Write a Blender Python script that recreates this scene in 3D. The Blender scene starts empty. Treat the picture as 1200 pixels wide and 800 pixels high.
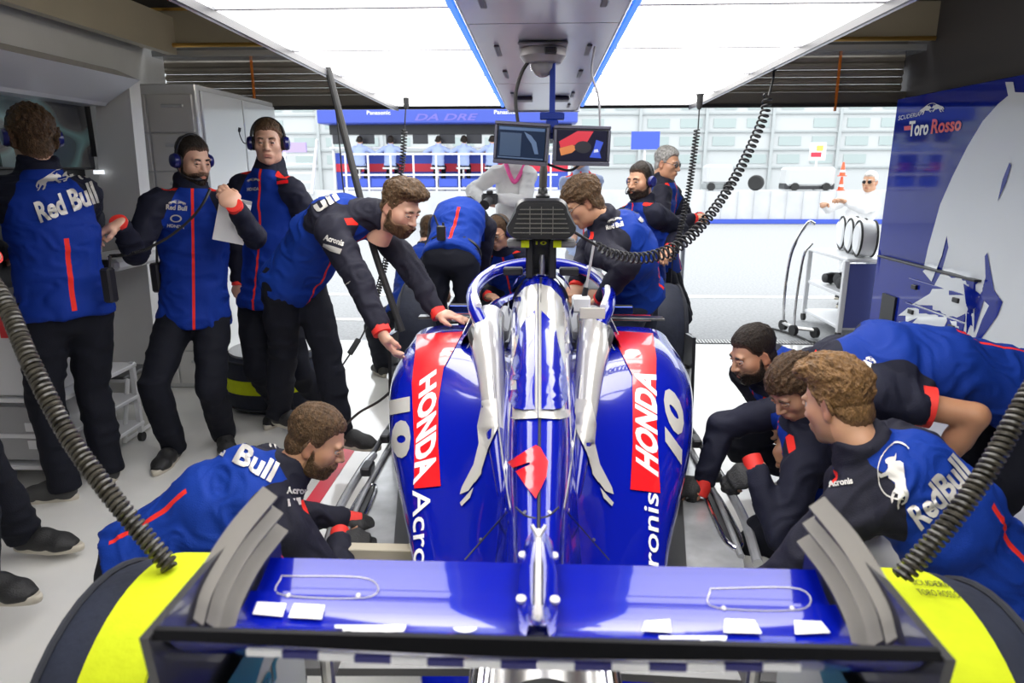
import bpy, math, random, time
import numpy as np
from mathutils import Vector, Matrix
from mathutils.bvhtree import BVHTree
SC = bpy.context.scene; COL = SC.collection
T0 = time.time()
# ---------------------------------------------------------------- camera
CAM_H = 1.67
_yc = np.array([35., 202., 800.]); _yc /= np.linalg.norm(_yc)
_z0 = np.array([.009, 1., 0.]); _zc = _z0 - _yc * (_z0 @ _yc); _zc /= np.linalg.norm(_zc)
_xc = -np.cross(_yc, _zc)
CM = np.array([_xc, _yc, _zc])            # rows: world X, Y, Z in camera (right, up, forward)
CPOS = np.array([0, 0, CAM_H])
cd = bpy.data.cameras.new('camera'); cam = bpy.data.objects.new('camera', cd); COL.objects.link(cam)
cd.sensor_width = 36; cd.lens = 24; cd.clip_end = 300; cd.clip_start = .02
cam.matrix_world = Matrix([[CM[i][0], CM[i][1], -CM[i][2], CPOS[i]] for i in range(3)] + [[0, 0, 0, 1]])
cd.dof.use_dof = True; cd.dof.focus_distance = 3.6; cd.dof.aperture_fstop = 4.0
SC.camera = cam
# ---------------------------------------------------------------- light and exposure
wd = bpy.data.worlds.new('overcast'); SC.world = wd; wd.use_nodes = True
bgn = wd.node_tree.nodes['Background']; bgn.inputs[0].default_value = (.93, .97, 1, 1); bgn.inputs[1].default_value = 2.7
PANEL_E = 6.2                              # ceiling light panels
SC.view_settings.view_transform = 'Standard'; SC.view_settings.look = 'None'
SC.view_settings.exposure = 0.0; SC.view_settings.gamma = 1; SC.view_settings.use_curve_mapping = False
SC.cycles.use_denoising = True; SC.cycles.max_bounces = 7; SC.cycles.diffuse_bounces = 3
SC.cycles.glossy_bounces = 4; SC.cycles.transmission_bounces = 4; SC.cycles.caustics_reflective = False

def ray(px, py): return CM @ np.array([px - 600., 400. - py, 800.])
def at(px, py, Y=None, Z=None, X=None):
    d = ray(px, py)
    t = Y / d[1] if Y is not None else ((Z - CAM_H) / d[2] if Z is not None else X / d[0])
    return CPOS + d * t
def nrm(v): v = np.asarray(v, float); return v / max(1e-9, np.linalg.norm(v))
# ---------------------------------------------------------------- helpers
def tag(o, label=None, cat=None, group=None, kind=None):
    if label: o['label'] = label
    if cat: o['category'] = cat
    if group: o['group'] = group
    if kind: o['kind'] = kind
    return o
def thing(name, label, cat, loc=(0, 0, 0), group=None):
    o = bpy.data.objects.new(name, None); COL.objects.link(o); o.empty_display_size = .1
    o.location = [float(c) for c in loc]
    return tag(o, label, cat, group)
def put(o, parent):
    if parent is not None:
        o.parent = parent
        if parent.parent is None:
            o.matrix_parent_inverse = Matrix.Translation(-parent.location)
        elif parent.location.length > 0 or True:
            o.matrix_parent_inverse = (PW.get(parent.name) or Matrix()).inverted()
    return o
PW = {}
def mk(name, V, F, mats, parent=None, smooth=True, mi=None, attrs=None, sharp=None, label=None, cat=None, group=None, kind=None):
    V = np.asarray(V, float).reshape(-1, 3)
    me = bpy.data.meshes.new(name)
    off = np.zeros(3)
    if parent is None and len(V):
        off = np.array([(V[:, 0].min() + V[:, 0].max()) / 2, (V[:, 1].min() + V[:, 1].max()) / 2, V[:, 2].min()])
    if isinstance(F, np.ndarray):
        n, k = F.shape
        me.vertices.add(len(V)); me.vertices.foreach_set('co', (V - off).ravel())
        me.loops.add(n * k); me.loops.foreach_set('vertex_index', F.ravel().astype(np.int32))
        me.polygons.add(n); me.polygons.foreach_set('loop_start', np.arange(0, n * k, k, dtype=np.int32))
        me.update(calc_edges=True)
    else:
        me.from_pydata((V - off).tolist(), [], F)
    if not isinstance(mats, (list, tuple)): mats = [mats]
    for m in mats: me.materials.append(m)
    if mi is not None: me.polygons.foreach_set('material_index', np.asarray(mi, np.int32))
    if attrs:
        for k, a in attrs.items():
            a = np.asarray(a, np.float32)
            at_ = me.attributes.new(k, 'FLOAT' if a.ndim == 1 else 'FLOAT_VECTOR', 'POINT')
            at_.data.foreach_set('value' if a.ndim == 1 else 'vector', a.ravel())
    if smooth:
        me.polygons.foreach_set('use_smooth', np.ones(len(me.polygons), bool))
        if sharp: me.set_sharp_from_angle(angle=math.radians(sharp))
    o = bpy.data.objects.new(name, me); COL.objects.link(o)
    o.location = off.tolist()
    put(o, parent)
    return tag(o, label, cat, group, kind)

class MB:
    """collects simple shapes into one mesh"""
    def __init__(s): s.V = []; s.F = []; s.M = []; s.m = 0
    def add(s, V, F):
        b = len(s.V); s.V += [tuple(map(float, v)) for v in V]; s.F += [tuple(int(i) + b for i in f) for f in F]; s.M += [s.m] * len(F); return s
    def box(s, c, d, R=None, bev=0.0):
        x, y, z = [k / 2 for k in d]; bev = min(bev, x * .8, y * .8, z * .8); V = []; F = []
        if bev <= 0:
            V = [(i * x, j * y, k * z) for i in (-1, 1) for j in (-1, 1) for k in (-1, 1)]
            F = [(0, 1, 3, 2), (4, 6, 7, 5), (0, 4, 5, 1), (2, 3, 7, 6), (0, 2, 6, 4), (1, 5, 7, 3)]
        else:
            idx = {}
            for i in (-1, 1):
                for j in (-1, 1):
                    for k in (-1, 1):
                        for a in range(3):
                            p = [i * (x - bev), j * (y - bev), k * (z - bev)]; p[a] = (i, j, k)[a] * (x, y, z)[a]
                            idx[i, j, k, a] = len(V); V.append(p)
            for a in range(3):
                b_, c_ = (a + 1) % 3, (a + 2) % 3
                for sg in (-1, 1):
                    q = []
                    for t, u in ((-1, -1), (1, -1), (1, 1), (-1, 1)):
                        e = [0, 0, 0]; e[a] = sg; e[b_] = t; e[c_] = u; q.append(idx[(*e, a)])
                    F.append(tuple(q if sg > 0 else q[::-1]))
                for t in (-1, 1):
                    for u in (-1, 1):
                        e = [0, 0, 0]; e[b_] = t; e[c_] = u
                        e0 = list(e); e0[a] = -1; e1 = list(e); e1[a] = 1
                        q = [idx[(*e0, b_)], idx[(*e1, b_)], idx[(*e1, c_)], idx[(*e0, c_)]]
                        F.append(tuple(q if t * u < 0 else q[::-1]))
            for i in (-1, 1):
                for j in (-1, 1):
                    for k in (-1, 1):
                        q = [idx[i, j, k, 0], idx[i, j, k, 1], idx[i, j, k, 2]]
                        F.append(tuple(q if i * j * k > 0 else q[::-1]))
        V = np.array(V)
        if R is not None: V = V @ np.array(R).T
        return s.add(V + np.array(c), F)
    def bar(s, a, b, w, h, up=(0, 0, 1), bev=0):
        a, b = np.array(a, float), np.array(b, float); d = b - a; L = np.linalg.norm(d); y = d / L
        x = np.cross(y, up)
        if np.linalg.norm(x) < 1e-4: x = np.cross(y, (1, 0, 0))
        x = nrm(x); z = np.cross(x, y)
        return s.box((a + b) / 2, (w, L, h), np.array([x, y, z]).T, bev)
    def tube(s, pts, r, n=8, cap=True, closed=False):
        P = np.array(pts, float); m = len(P); r = np.broadcast_to(np.asarray(r, float), (m,))
        T = np.gradient(P, axis=0) if not closed else np.roll(P, -1, 0) - np.roll(P, 1, 0)
        T /= np.maximum(np.linalg.norm(T, axis=1), 1e-9)[:, None]
        x = np.cross(T[0], (0, 0, 1)); x = np.cross(T[0], (1, 0, 0)) if np.linalg.norm(x) < 1e-3 else x; x = nrm(x)
        V = []; a = np.arange(n) * 2 * math.pi / n
        for i in range(m):
            x = nrm(x - T[i] * (x @ T[i])); y = np.cross(T[i], x)
            V += list(P[i] + r[i] * (np.cos(a)[:, None] * x + np.sin(a)[:, None] * y))
        F = []
        for i in range(m if closed else m - 1):
            for j in range(n):
                i2 = (i + 1) % m
                F.append((i * n + j, i * n + (j + 1) % n, i2 * n + (j + 1) % n, i2 * n + j))
        if cap and not closed: F += [tuple(range(n))[::-1], tuple(range((m - 1) * n, m * n))]
        return s.add(V, F)
    def lathe(s, prof, c, axis, n=24, closed=False):
        """prof: list of (r, h) along axis"""
        w = nrm(axis); x = np.cross(w, (0, 0, 1)); x = np.array([1., 0, 0]) if np.linalg.norm(x) < 1e-3 else nrm(x); y = np.cross(w, x)
        a = np.arange(n) * 2 * math.pi / n; V = []; F = []; m = len(prof)
        for r, h in prof: V += list(np.array(c) + w * h + r * (np.cos(a)[:, None] * x + np.sin(a)[:, None] * y))
        for i in range(m if closed else m - 1):
            i2 = (i + 1) % m
            for j in range(n): F.append((i * n + j, i * n + (j + 1) % n, i2 * n + (j + 1) % n, i2 * n + j))
        if not closed: F += [tuple(range(n))[::-1], tuple(range((m - 1) * n, m * n))]
        return s.add(V, F)
    def prism(s, poly, vec):
        """poly: 3D polygon, extruded by vec"""
        P = np.array(poly, float); n = len(P); v = np.array(vec, float)
        N = sum(np.cross(P[i] - P[0], P[(i + 1) % n] - P[0]) for i in range(n))
        if N @ v > 0: P = P[::-1]
        F = [tuple(range(n)), tuple(range(n, 2 * n))[::-1]] + [((i + 1) % n, i, n + i, n + (i + 1) % n) for i in range(n)]
        return s.add(list(P) + list(P + v), F)
    def loft(s, secs, closed=False, cap=False):
        S = np.array(secs, float); m, n, _ = S.shape; F = []
        for i in range(m - 1):
            for j in range(n if closed else n - 1):
                j2 = (j + 1) % n; F.append((i * n + j, i * n + j2, (i + 1) * n + j2, (i + 1) * n + j))
        if cap: F += [tuple(range(n))[::-1], tuple(range((m - 1) * n, m * n))]
        return s.add(S.reshape(-1, 3), F)
    def build(s, name, mats, parent=None, smooth=True, sharp=35, **k):
        return mk(name, s.V, s.F, mats, parent, smooth, s.M, sharp=sharp, **k)

def spline(P, n):
    """Catmull-Rom through control points, n samples"""
    P = np.array(P, float); m = len(P); Q = np.vstack([2 * P[0] - P[1], P, 2 * P[-1] - P[-2]])
    t = np.linspace(0, m - 1 - 1e-9, n); i = t.astype(int); f = (t - i)[:, None]
    a, b, c, d = Q[i], Q[i + 1], Q[i + 2], Q[i + 3]
    return .5 * (2 * b + (c - a) * f + (2 * a - 5 * b + 4 * c - d) * f ** 2 + (3 * b - a - 3 * c + d) * f ** 3)

# ---------------------------------------------------------------- materials
def mat(name, col, rough=.5, metal=0., coat=0., noise=0., nscale=8., bump=0., bscale=60., emit=None, spec=.5, alpha=None, trans=0., stretch=None):
    m = bpy.data.materials.new(name); m.use_nodes = True; nt = m.node_tree; b = nt.nodes['Principled BSDF']
    b.inputs['Base Color'].default_value = (*col, 1); b.inputs['Roughness'].default_value = rough; b.inputs['Metallic'].default_value = metal
    b.inputs['Coat Weight'].default_value = coat; b.inputs['Coat Roughness'].default_value = .04; b.inputs['Specular IOR Level'].default_value = spec
    b.inputs['Transmission Weight'].default_value = trans
    if emit: b.inputs['Emission Color'].default_value = (*col, 1); b.inputs['Emission Strength'].default_value = emit
    if noise or bump:
        tc = nt.nodes.new('ShaderNodeTexCoord'); src = tc.outputs['Object']
        if stretch:
            mp = nt.nodes.new('ShaderNodeMapping'); mp.inputs['Scale'].default_value = stretch
            nt.links.new(src, mp.inputs[0]); src = mp.outputs[0]
    if noise:
        n = nt.nodes.new('ShaderNodeTexNoise'); n.inputs['Scale'].default_value = nscale; n.inputs['Detail'].default_value = 4
        r = nt.nodes.new('ShaderNodeValToRGB'); e = r.color_ramp.elements
        e[0].color = (*[c * (1 - noise) for c in col], 1); e[1].color = (*[min(1, c * (1 + noise)) for c in col], 1)
        e[0].position = .3; e[1].position = .7
        nt.links.new(src, n.inputs['Vector']); nt.links.new(n.outputs[0], r.inputs[0]); nt.links.new(r.outputs[0], b.inputs['Base Color'])
    if bump:
        n = nt.nodes.new('ShaderNodeTexNoise'); n.inputs['Scale'].default_value = bscale; n.inputs['Detail'].default_value = 3
        bp = nt.nodes.new('ShaderNodeBump'); bp.inputs['Strength'].default_value = bump; bp.inputs['Distance'].default_value = .01
        nt.links.new(src, n.inputs['Vector']); nt.links.new(n.outputs[0], bp.inputs['Height']); nt.links.new(bp.outputs[0], b.inputs['Normal'])
    return m
class NT:
    """tiny node-math builder"""
    def __init__(s, m): s.m = m; s.t = m.node_tree; s.b = s.t.nodes['Principled BSDF']
    def attr(s, n): a = s.t.nodes.new('ShaderNodeAttribute'); a.attribute_name = n; return a
    def math(s, op, *a):
        n = s.t.nodes.new('ShaderNodeMath'); n.operation = op
        for i, x in enumerate(a):
            if isinstance(x, (int, float)): n.inputs[i].default_value = x
            else: s.t.links.new(x, n.inputs[i])
        return n.outputs[0]
    def xyz(s, v): n = s.t.nodes.new('ShaderNodeSeparateXYZ'); s.t.links.new(v, n.inputs[0]); return n.outputs
    def mix(s, f, a, b):
        n = s.t.nodes.new('ShaderNodeMix'); n.data_type = 'RGBA'
        for sock, x in ((n.inputs[0], f), (n.inputs[6], a), (n.inputs[7], b)):
            if isinstance(x, (int, float)): sock.default_value = x
            elif isinstance(x, tuple): sock.default_value = (*x, 1)
            else: s.t.links.new(x, sock)
        return n.outputs[2]
    def between(s, x, lo, hi): return s.math('MULTIPLY', s.math('GREATER_THAN', x, lo), s.math('LESS_THAN', x, hi))
    def gt(s, x, v): return s.math('GREATER_THAN', x, v)
    def lt(s, x, v): return s.math('LESS_THAN', x, v)
    def mul(s, *a):
        r = a[0]
        for x in a[1:]: r = s.math('MULTIPLY', r, x)
        return r

BLUE = mat('blue_paint', (.002, .008, .31), .2, 0, coat=1, spec=.15)
SILVER = mat('silver_paint', (.60, .585, .55), .24, .35, coat=.8)
RED = mat('red_paint', (.75, .008, .014), .3, 0, coat=1)
WHITEP = mat('white_print', (.82, .82, .82), .45)
SILVPR = mat('silver_print', (.56, .54, .50), .4, .3)
BLACK = mat('black_plastic', (.012, .012, .014), .4)
RUBBER = mat('rubber', (.02, .02, .02), .7)
CARBON = mat('carbon_fibre', (.02, .02, .022), .28, 0, coat=.7, bump=.05, bscale=300)
CARBONF = mat('worn_carbon_floor', (.46, .47, .48), .24, .5, coat=.4, noise=.3, nscale=6)
DKGREY = mat('dark_grey_metal', (.05, .05, .055), .4, .6)
STEEL = mat('brushed_steel', (.55, .54, .52), .3, .95, noise=.1, nscale=30)
CHROME = mat('polished_metal', (.8, .8, .8), .12, 1)
WHITE = mat('white_enamel', (.8, .8, .8), .35)
YELLOW = mat('yellow_band', (.56, .64, .012), .7, spec=.2, noise=.06, nscale=20, bump=.2, bscale=40)
NAVYC = mat('navy_cover_cloth', (.012, .016, .032), .75, noise=.2, nscale=9, bump=.4, bscale=25)
BRASS = mat('brass', (.75, .45, .12), .3, .9)
# ---------------------------------------------------------------- flat shapes and lettering laid on surfaces
_tc = {}
def text2d(body, bold=.0, shear=0., spacing=1., grid=.09):
    key = (body, bold, shear, spacing, grid)
    if key in _tc: return _tc[key]
    c = bpy.data.curves.new('lettering', 'FONT'); c.body = body; c.offset = bold; c.shear = shear; c.space_character = spacing; c.size = 1; c.resolution_u = 3
    o = bpy.data.objects.new('lettering', c); COL.objects.link(o)
    dg = bpy.context.evaluated_depsgraph_get(); dg.update(); me = bpy.data.meshes.new_from_object(o.evaluated_get(dg))
    V = np.array([v.co[:2] for v in me.vertices]); F = [tuple(p.vertices) for p in me.polygons]
    bpy.data.objects.remove(o); bpy.data.curves.remove(c); bpy.data.meshes.remove(me)
    V, F = cut2d(V, F, grid)
    lo, hi = V.min(0), V.max(0); V = (V - lo) / (hi - lo)
    _tc[key] = (V, F, (hi - lo)[0] / (hi - lo)[1]); return _tc[key]
def cut2d(V, F, grid):
    import bmesh
    bm = bmesh.new(); vs = [bm.verts.new((v[0], v[1], 0)) for v in V]
    for f in F:
        try: bm.faces.new([vs[i] for i in f])
        except ValueError: pass
    lo, hi = np.min(V, 0), np.max(V, 0)
    for ax in (0, 1):
        k = lo[ax] + grid
        while k < hi[ax]:
            co = [0, 0, 0]; no = [0, 0, 0]; co[ax] = k; no[ax] = 1
            bmesh.ops.bisect_plane(bm, geom=bm.verts[:] + bm.edges[:] + bm.faces[:], plane_co=co, plane_no=no, dist=1e-6)
            k += grid
    bmesh.ops.triangulate(bm, faces=[f for f in bm.faces if len(f.verts) > 4])
    bm.verts.index_update()
    R = (np.array([v.co[:2] for v in bm.verts]), [tuple(v.index for v in f.verts) for f in bm.faces]); bm.free(); return R
def poly2d(*polys, grid=.1):
    """several closed outlines in unit coordinates"""
    from mathutils.geometry import tessellate_polygon
    V = []; F = []
    for p in polys:
        b = len(V); tri = tessellate_polygon([[Vector((x, y, 0)) for x, y in p]])
        V += [tuple(q) for q in p]; F += [tuple(i + b for i in t) for t in tri]
    V, F = cut2d(np.array(V, float), F, grid)
    return V, F, 1
def ell(cx, cy, rx, ry, n=20, a0=0, a1=360):
    return [(cx + rx * math.cos(math.radians(a0 + (a1 - a0) * i / n)), cy + ry * math.sin(math.radians(a0 + (a1 - a0) * i / n))) for i in range(n + (a1 - a0 < 360))]
def ring(cx, cy, r0, r1, a0=0, a1=360, n=24):
    return ell(cx, cy, r1, r1, n, a0, a1 - .01) + ell(cx, cy, r0, r0, n, a0, a1 - .01)[::-1]
BULL = [(0, .30), (.04, .42), (.10, .50), (.20, .55), (.32, .62), (.45, .72), (.56, .78), (.66, .74), (.73, .66), (.76, .72), (.82, .78), (.80, .70), (.84, .66), (.92, .56), (.95, .47), (.90, .44), (.84, .47), (.79, .42), (.80, .32), (.86, .22), (.92, .20), (.92, .15), (.82, .16), (.74, .27), (.70, .34), (.64, .30), (.55, .33), (.45, .36), (.38, .30), (.36, .18), (.30, .06), (.22, 0), (.20, .05), (.26, .12), (.28, .22), (.22, .26), (.16, .18), (.10, .06), (.02, .02), (.02, .07), (.08, .12), (.12, .24), (.12, .36), (.08, .34), (.05, .26), (.06, .16), (.03, .16)]
def twobulls():
    L = [(x * .52, y * .7 + .1) for x, y in BULL]; R = [(1 - x, y) for x, y in L][::-1]
    return [L, R, ring(.5, .52, .21, .235, 20, 160, 14), ring(.5, .52, .21, .235, 200, 340, 14)]
def bvh(o):
    me = o.data; Mw = o.matrix_basis
    return BVHTree.FromPolygons([Vector(v.co) + o.location for v in me.vertices], [tuple(p.vertices) for p in me.polygons])
def lay(name, shape, corners, target, m, parent, off=.003, maxjump=.15, src=None):
    """lay a flat shape on a surface: corners are picture points bl, br, tr, tl of the mark on it"""
    V, F = shape[0], shape[1]; c = [np.array(p, float) for p in corners]; W = []; ok = []
    for u, v in V:
        p = c[0] * (1 - u) * (1 - v) + c[1] * u * (1 - v) + c[2] * u * v + c[3] * (1 - u) * v
        d = Vector(nrm(ray(*p))); best = None
        for t in (target if isinstance(target, (list, tuple)) else [target]):
            h = t.ray_cast(Vector(CPOS), d)
            if h[0] is not None and (best is None or h[3] < best[3]): best = h
        if best is None: W.append((0, 0, 0)); ok.append(False); continue
        n = best[1] if best[1].dot(d) < 0 else -best[1]
        W.append(tuple(best[0] + n * off - d * off * .7)); ok.append(True)
    W = np.array(W); G = []
    for f in F:
        if all(ok[i] for i in f):
            q = W[list(f)]
            if max(np.linalg.norm(q[i] - q[i - 1]) for i in range(len(f))) < maxjump: G.append(f)
    if not G: return None
    used = sorted({i for f in G for i in f}); re = {j: i for i, j in enumerate(used)}
    return mk(name, W[used], [tuple(re[i] for i in f) for f in G], m, parent, smooth=True)
def laytext(body, corners, target, m, parent, bold=.02, shear=0., spacing=1., name='lettering', grid=.09, **k):
    return lay(name, text2d(body, bold, shear, spacing, grid), corners, target, m, parent, **k)
def flat(name, shape, o, U, Vv, m, parent, thick=0):
    """flat print on a plane: o + u*U + v*V"""
    o, U, Vv = map(lambda a: np.array(a, float), (o, U, Vv)); W = [o + u * U + v * Vv for u, v in shape[0]]
    return mk(name, W, shape[1], m, parent, smooth=False)
# ---------------------------------------------------------------- smooth solid modelling (bodies, clothes, heads)
def smin(a, b, k):
    if k <= 0: return np.minimum(a, b)
    h = np.clip(.5 + .5 * (b - a) / k, 0, 1); return b + (a - b) * h - k * h * (1 - h)
def seg(P, A, B, a0, a1, b0=None, b1=None, side=None):
    """distance to one tapered, possibly flattened, segment"""
    A = np.asarray(A, float); B = np.asarray(B, float); ab = B - A; L2 = max(ab @ ab, 1e-9)
    q = P - A; t = np.clip((q @ ab) / L2, 0, 1); q = q - t[..., None] * ab; ra = a0 + (a1 - a0) * t
    if b0 is None: return np.sqrt((q * q).sum(-1)) - ra
    rb = b0 + (b1 - b0) * t; w = ab / math.sqrt(L2); u = np.asarray(side, float); u = nrm(u - w * (u @ w)); v = np.cross(w, u)
    m = np.minimum(ra, rb)
    return (np.sqrt(((q @ u) / ra) ** 2 + ((q @ v) / rb) ** 2 + ((q @ w) / m) ** 2) - 1) * m
def ellip(P, c, r, R=None):
    q = P - np.asarray(c, float)
    if R is not None: q = q @ np.asarray(R)
    r = np.asarray(r, float); return (np.sqrt(((q / r) ** 2).sum(-1)) - 1) * r.min()
class Field:
    def __init__(s, lo, hi, h):
        s.h = h; s.lo = np.asarray(lo, float) - 2.5 * h; n = np.ceil((np.asarray(hi, float) + 2.5 * h - s.lo) / h).astype(int) + 1
        s.ax = [s.lo[i] + h * np.arange(n[i]) for i in range(3)]; s.F = np.full(n, .3)
    def win(s, lo, hi):
        sl = []
        for i in range(3):
            a = max(0, int((lo[i] - s.lo[i]) / s.h)); b = min(s.F.shape[i], int((hi[i] - s.lo[i]) / s.h) + 2); sl.append(slice(a, max(a, b)))
        P = np.stack(np.meshgrid(*[s.ax[i][sl[i]] for i in range(3)], indexing='ij'), -1); return tuple(sl), P
    def tube(s, pts, a, b=None, side=None, k=.03, cut0=False, cut1=False):
        pts = [np.asarray(p, float) for p in pts]; n = len(pts)
        a = [a] * n if np.isscalar(a) else a; b = ([b] * n if np.isscalar(b) else b)
        m = max(max(a), max(b) if b else 0) + k + 2 * s.h; lo = np.min(pts, 0) - m; hi = np.max(pts, 0) + m
        sl, P = s.win(lo, hi)
        if P.size == 0: return s
        D = None
        for i in range(n - 1):
            d = seg(P, pts[i], pts[i + 1], a[i], a[i + 1], b and b[i], b and b[i + 1], side)
            D = d if D is None else smin(D, d, .012 if b is None else .03)
        if cut0: D = np.maximum(D, (P - pts[0]) @ nrm(pts[0] - pts[1]))
        if cut1: D = np.maximum(D, (P - pts[-1]) @ nrm(pts[-1] - pts[-2]))
        s.F[sl] = smin(s.F[sl], D, k); return s
    def ell(s, c, r, R=None, k=.02, sub=False):
        m = max(r) + k + 2 * s.h; c = np.asarray(c, float); sl, P = s.win(c - m, c + m)
        if P.size == 0: return s
        d = ellip(P, c, r, R)
        s.F[sl] = -smin(-s.F[sl], d, k) if sub else smin(s.F[sl], d, k); return s
    def cut(s, p, n):
        sl, P = s.win(s.lo, s.lo + 99); s.F = np.maximum(s.F, (P - np.asarray(p)) @ nrm(n)); return s
    def P(s): return s.win(s.lo, s.lo + 99)[1]
    def mesh(s, F=None, relax=1):
        return surfnet(s.F if F is None else F, s.lo, s.h, relax)
def surfnet(F, lo, h, relax=1):
    ins = F < 0; n = np.array(F.shape) - 1
    c = np.zeros(n, np.int8)
    for i in (0, 1):
        for j in (0, 1):
            for k in (0, 1): c += ins[i:i + n[0], j:j + n[1], k:k + n[2]]
    act = (c > 0) & (c < 8); I = np.argwhere(act)
    if len(I) == 0: return np.zeros((0, 3)), np.zeros((0, 4), int)
    vid = np.full(n, -1, np.int64); vid[act] = np.arange(len(I))
    off = [(i, j, k) for i in (0, 1) for j in (0, 1) for k in (0, 1)]
    val = np.stack([F[I[:, 0] + o[0], I[:, 1] + o[1], I[:, 2] + o[2]] for o in off], 1)
    pos = np.zeros((len(I), 3)); cnt = np.zeros(len(I))
    for a in range(8):
        for b in range(a + 1, 8):
            d = np.abs(np.array(off[a]) - np.array(off[b]))
            if d.sum() != 1: continue
            x = (val[:, a] < 0) != (val[:, b] < 0); den = val[:, a] - val[:, b]; t = np.where(x, val[:, a] / np.where(den == 0, 1, den), 0)
            pos += x[:, None] * (np.array(off[a]) + t[:, None] * (np.array(off[b]) - np.array(off[a]))); cnt += x
    V = lo + h * (I + pos / np.maximum(cnt, 1)[:, None]); Q = []
    for a in range(3):
        b, c_ = (a + 1) % 3, (a + 2) % 3
        s0 = [slice(None)] * 3; s1 = [slice(None)] * 3; s0[a] = slice(0, -1); s1[a] = slice(1, None)
        x = ins[tuple(s0)] != ins[tuple(s1)]; E = np.argwhere(x); E = E[(E[:, b] > 0) & (E[:, c_] > 0) & (E[:, b] < n[b]) & (E[:, c_] < n[c_])]
        if len(E) == 0: continue
        eb = np.zeros(3, int); eb[b] = 1; ec = np.zeros(3, int); ec[c_] = 1
        q = np.stack([vid[tuple((E - eb - ec).T)], vid[tuple((E - ec).T)], vid[tuple(E.T)], vid[tuple((E - eb).T)]], 1)
        fl = ~ins[tuple(E.T)]; q[fl] = q[fl][:, ::-1]; Q.append(q)
    Q = np.concatenate(Q); Q = Q[(Q >= 0).all(1)]
    for _ in range(relax):
        S = np.zeros_like(V); N = np.zeros(len(V))
        for i in range(4):
            np.add.at(S, Q[:, i], V[Q[:, (i + 1) % 4]]); np.add.at(N, Q[:, i], 1)
        V = V * .5 + .5 * S / np.maximum(N, 1)[:, None]
    return V, Q
def vnormals(V, Q):
    n = np.cross(V[Q[:, 2]] - V[Q[:, 0]], V[Q[:, 3]] - V[Q[:, 1]]); N = np.zeros_like(V)
    for i in range(4): np.add.at(N, Q[:, i], n)
    return N / np.maximum(np.linalg.norm(N, axis=1), 1e-9)[:, None]
def vnoise(P, seed=0):
    P = np.asarray(P, float) + seed * 17.31; I = np.floor(P).astype(np.int64); f = P - I; f = f * f * (3 - 2 * f)
    def h(i, j, k):
        x = (i * 73856093) ^ (j * 19349663) ^ (k * 83492791); x = (x ^ (x >> 13)) * 1274126177; return ((x ^ (x >> 16)) & 0xffff) / 65535.
    r = 0
    for i in (0, 1):
        for j in (0, 1):
            for k in (0, 1):
                r = r + h(I[:, 0] + i, I[:, 1] + j, I[:, 2] + k) * (f[:, 0] if i else 1 - f[:, 0]) * (f[:, 1] if j else 1 - f[:, 1]) * (f[:, 2] if k else 1 - f[:, 2])
    return r * 2 - 1
# ================================================================ the setting
FLOORM = mat('glossy_floor_paint', (.74, .73, .70), .13, 0, coat=.4, noise=.06, nscale=2.2, bump=.015, bscale=5)
ASPH = mat('pit_lane_asphalt', (.36, .365, .37), .8, noise=.18, nscale=30, bump=.3, bscale=90)
BEIGE = mat('beige_panel', (.42, .37, .27), .35, noise=.05, nscale=2)
CEILM = mat('dark_ceiling', (.05, .045, .04), .7)
WALLW = mat('grey_white_panel', (.55, .56, .57), .3)
GREYP = mat('satin_grey_panel', (.74, .73, .715), .25, .05, noise=.04, nscale=3)
SHUT = mat('bronze_shutter', (.26, .23, .19), .4, .2, noise=.1, nscale=6)
GREEND = mat('dark_green_grey', (.02, .03, .05), .5)
def st(o): return tag(o, kind='structure')
def sbox(name, c, d, m, bev=0, parent=None):
    o = MB().box(c, d, None, bev).build(name, m, parent); return st(o)
sbox('floor', (0, 1.3, -.05), (8, 10.6, .1), FLOORM)
sbox('ground', (0, 36.6, -.06), (90, 60, .1), ASPH)
sbox('ceiling', (0, 1.0, 3.15), (8, 10.4, .1), CEILM)
sbox('wall_left', (-3.55, 1.0, 1.55), (.1, 11.2, 3.1), GREYP)
wr = sbox('wall_right', (3.28, 1.2, 1.55), (.1, 11, 3.1), mat('dark_wall', (.05, .045, .045), .6))
sbox('wall_back', (0, -4.05, 1.55), (7.2, .1, 3.1), WALLW)
# bulkheads under the ceiling, the roller shutter and its box
sbox('trim_1', (0, 6.24, 2.845), (7.2, .08, .29), BEIGE)
MB().tube([(-3.4, 6.15, 2.70), (3.2, 6.15, 2.70)], .018, 10).build('trim_2', BRASS, kind='structure')
MB().tube([(-3.4, 6.15, 3.0), (-1.5, 6.15, 3.0)], .03, 10).build('trim_3', BRASS, kind='structure')
sbox('trim_4', (-3.2, 3.0, 2.78), (.08, 6.4, .30), BEIGE)
sbox('trim_5', (0, 6.2, 3.04), (7.2, .3, .1), CEILM)
sbox('trim_6', (0, 6.45, 2.66), (6.9, .26, .05), mat('header_channel', (.62, .65, .70), .2, .6))
shutter = thing('door_1', None, None, (0, 6.6, 2.22)); st(shutter)
for i in range(5):
    m = MB(); z = 2.34 + i * .062
    m.loft([[(x, 6.62 - .022 * math.sin(math.pi * k / 6), z + .060 * k / 6) for k in range(7)] for x in (-3.5, 3.2)])
    m.build('slat', SHUT, shutter)
m = MB(); m.box((0, 6.6, 2.285), (6.7, .06, .10), None, .006); m.build('bottom_bar', mat('shutter_bar', (.24, .22, .19), .35, .5), shutter)
m = MB(); m.box((0, 6.59, 2.222), (6.7, .07, .03)); m.build('rubber_seal', RUBBER, shutter)
for x in (-2.66, 2.62): MB().box((x, 6.56, 2.42), (.015, .03, .5)).build('edge_strip', mat('orange_strip', (.75, .2, .02), .5), shutter)
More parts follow.
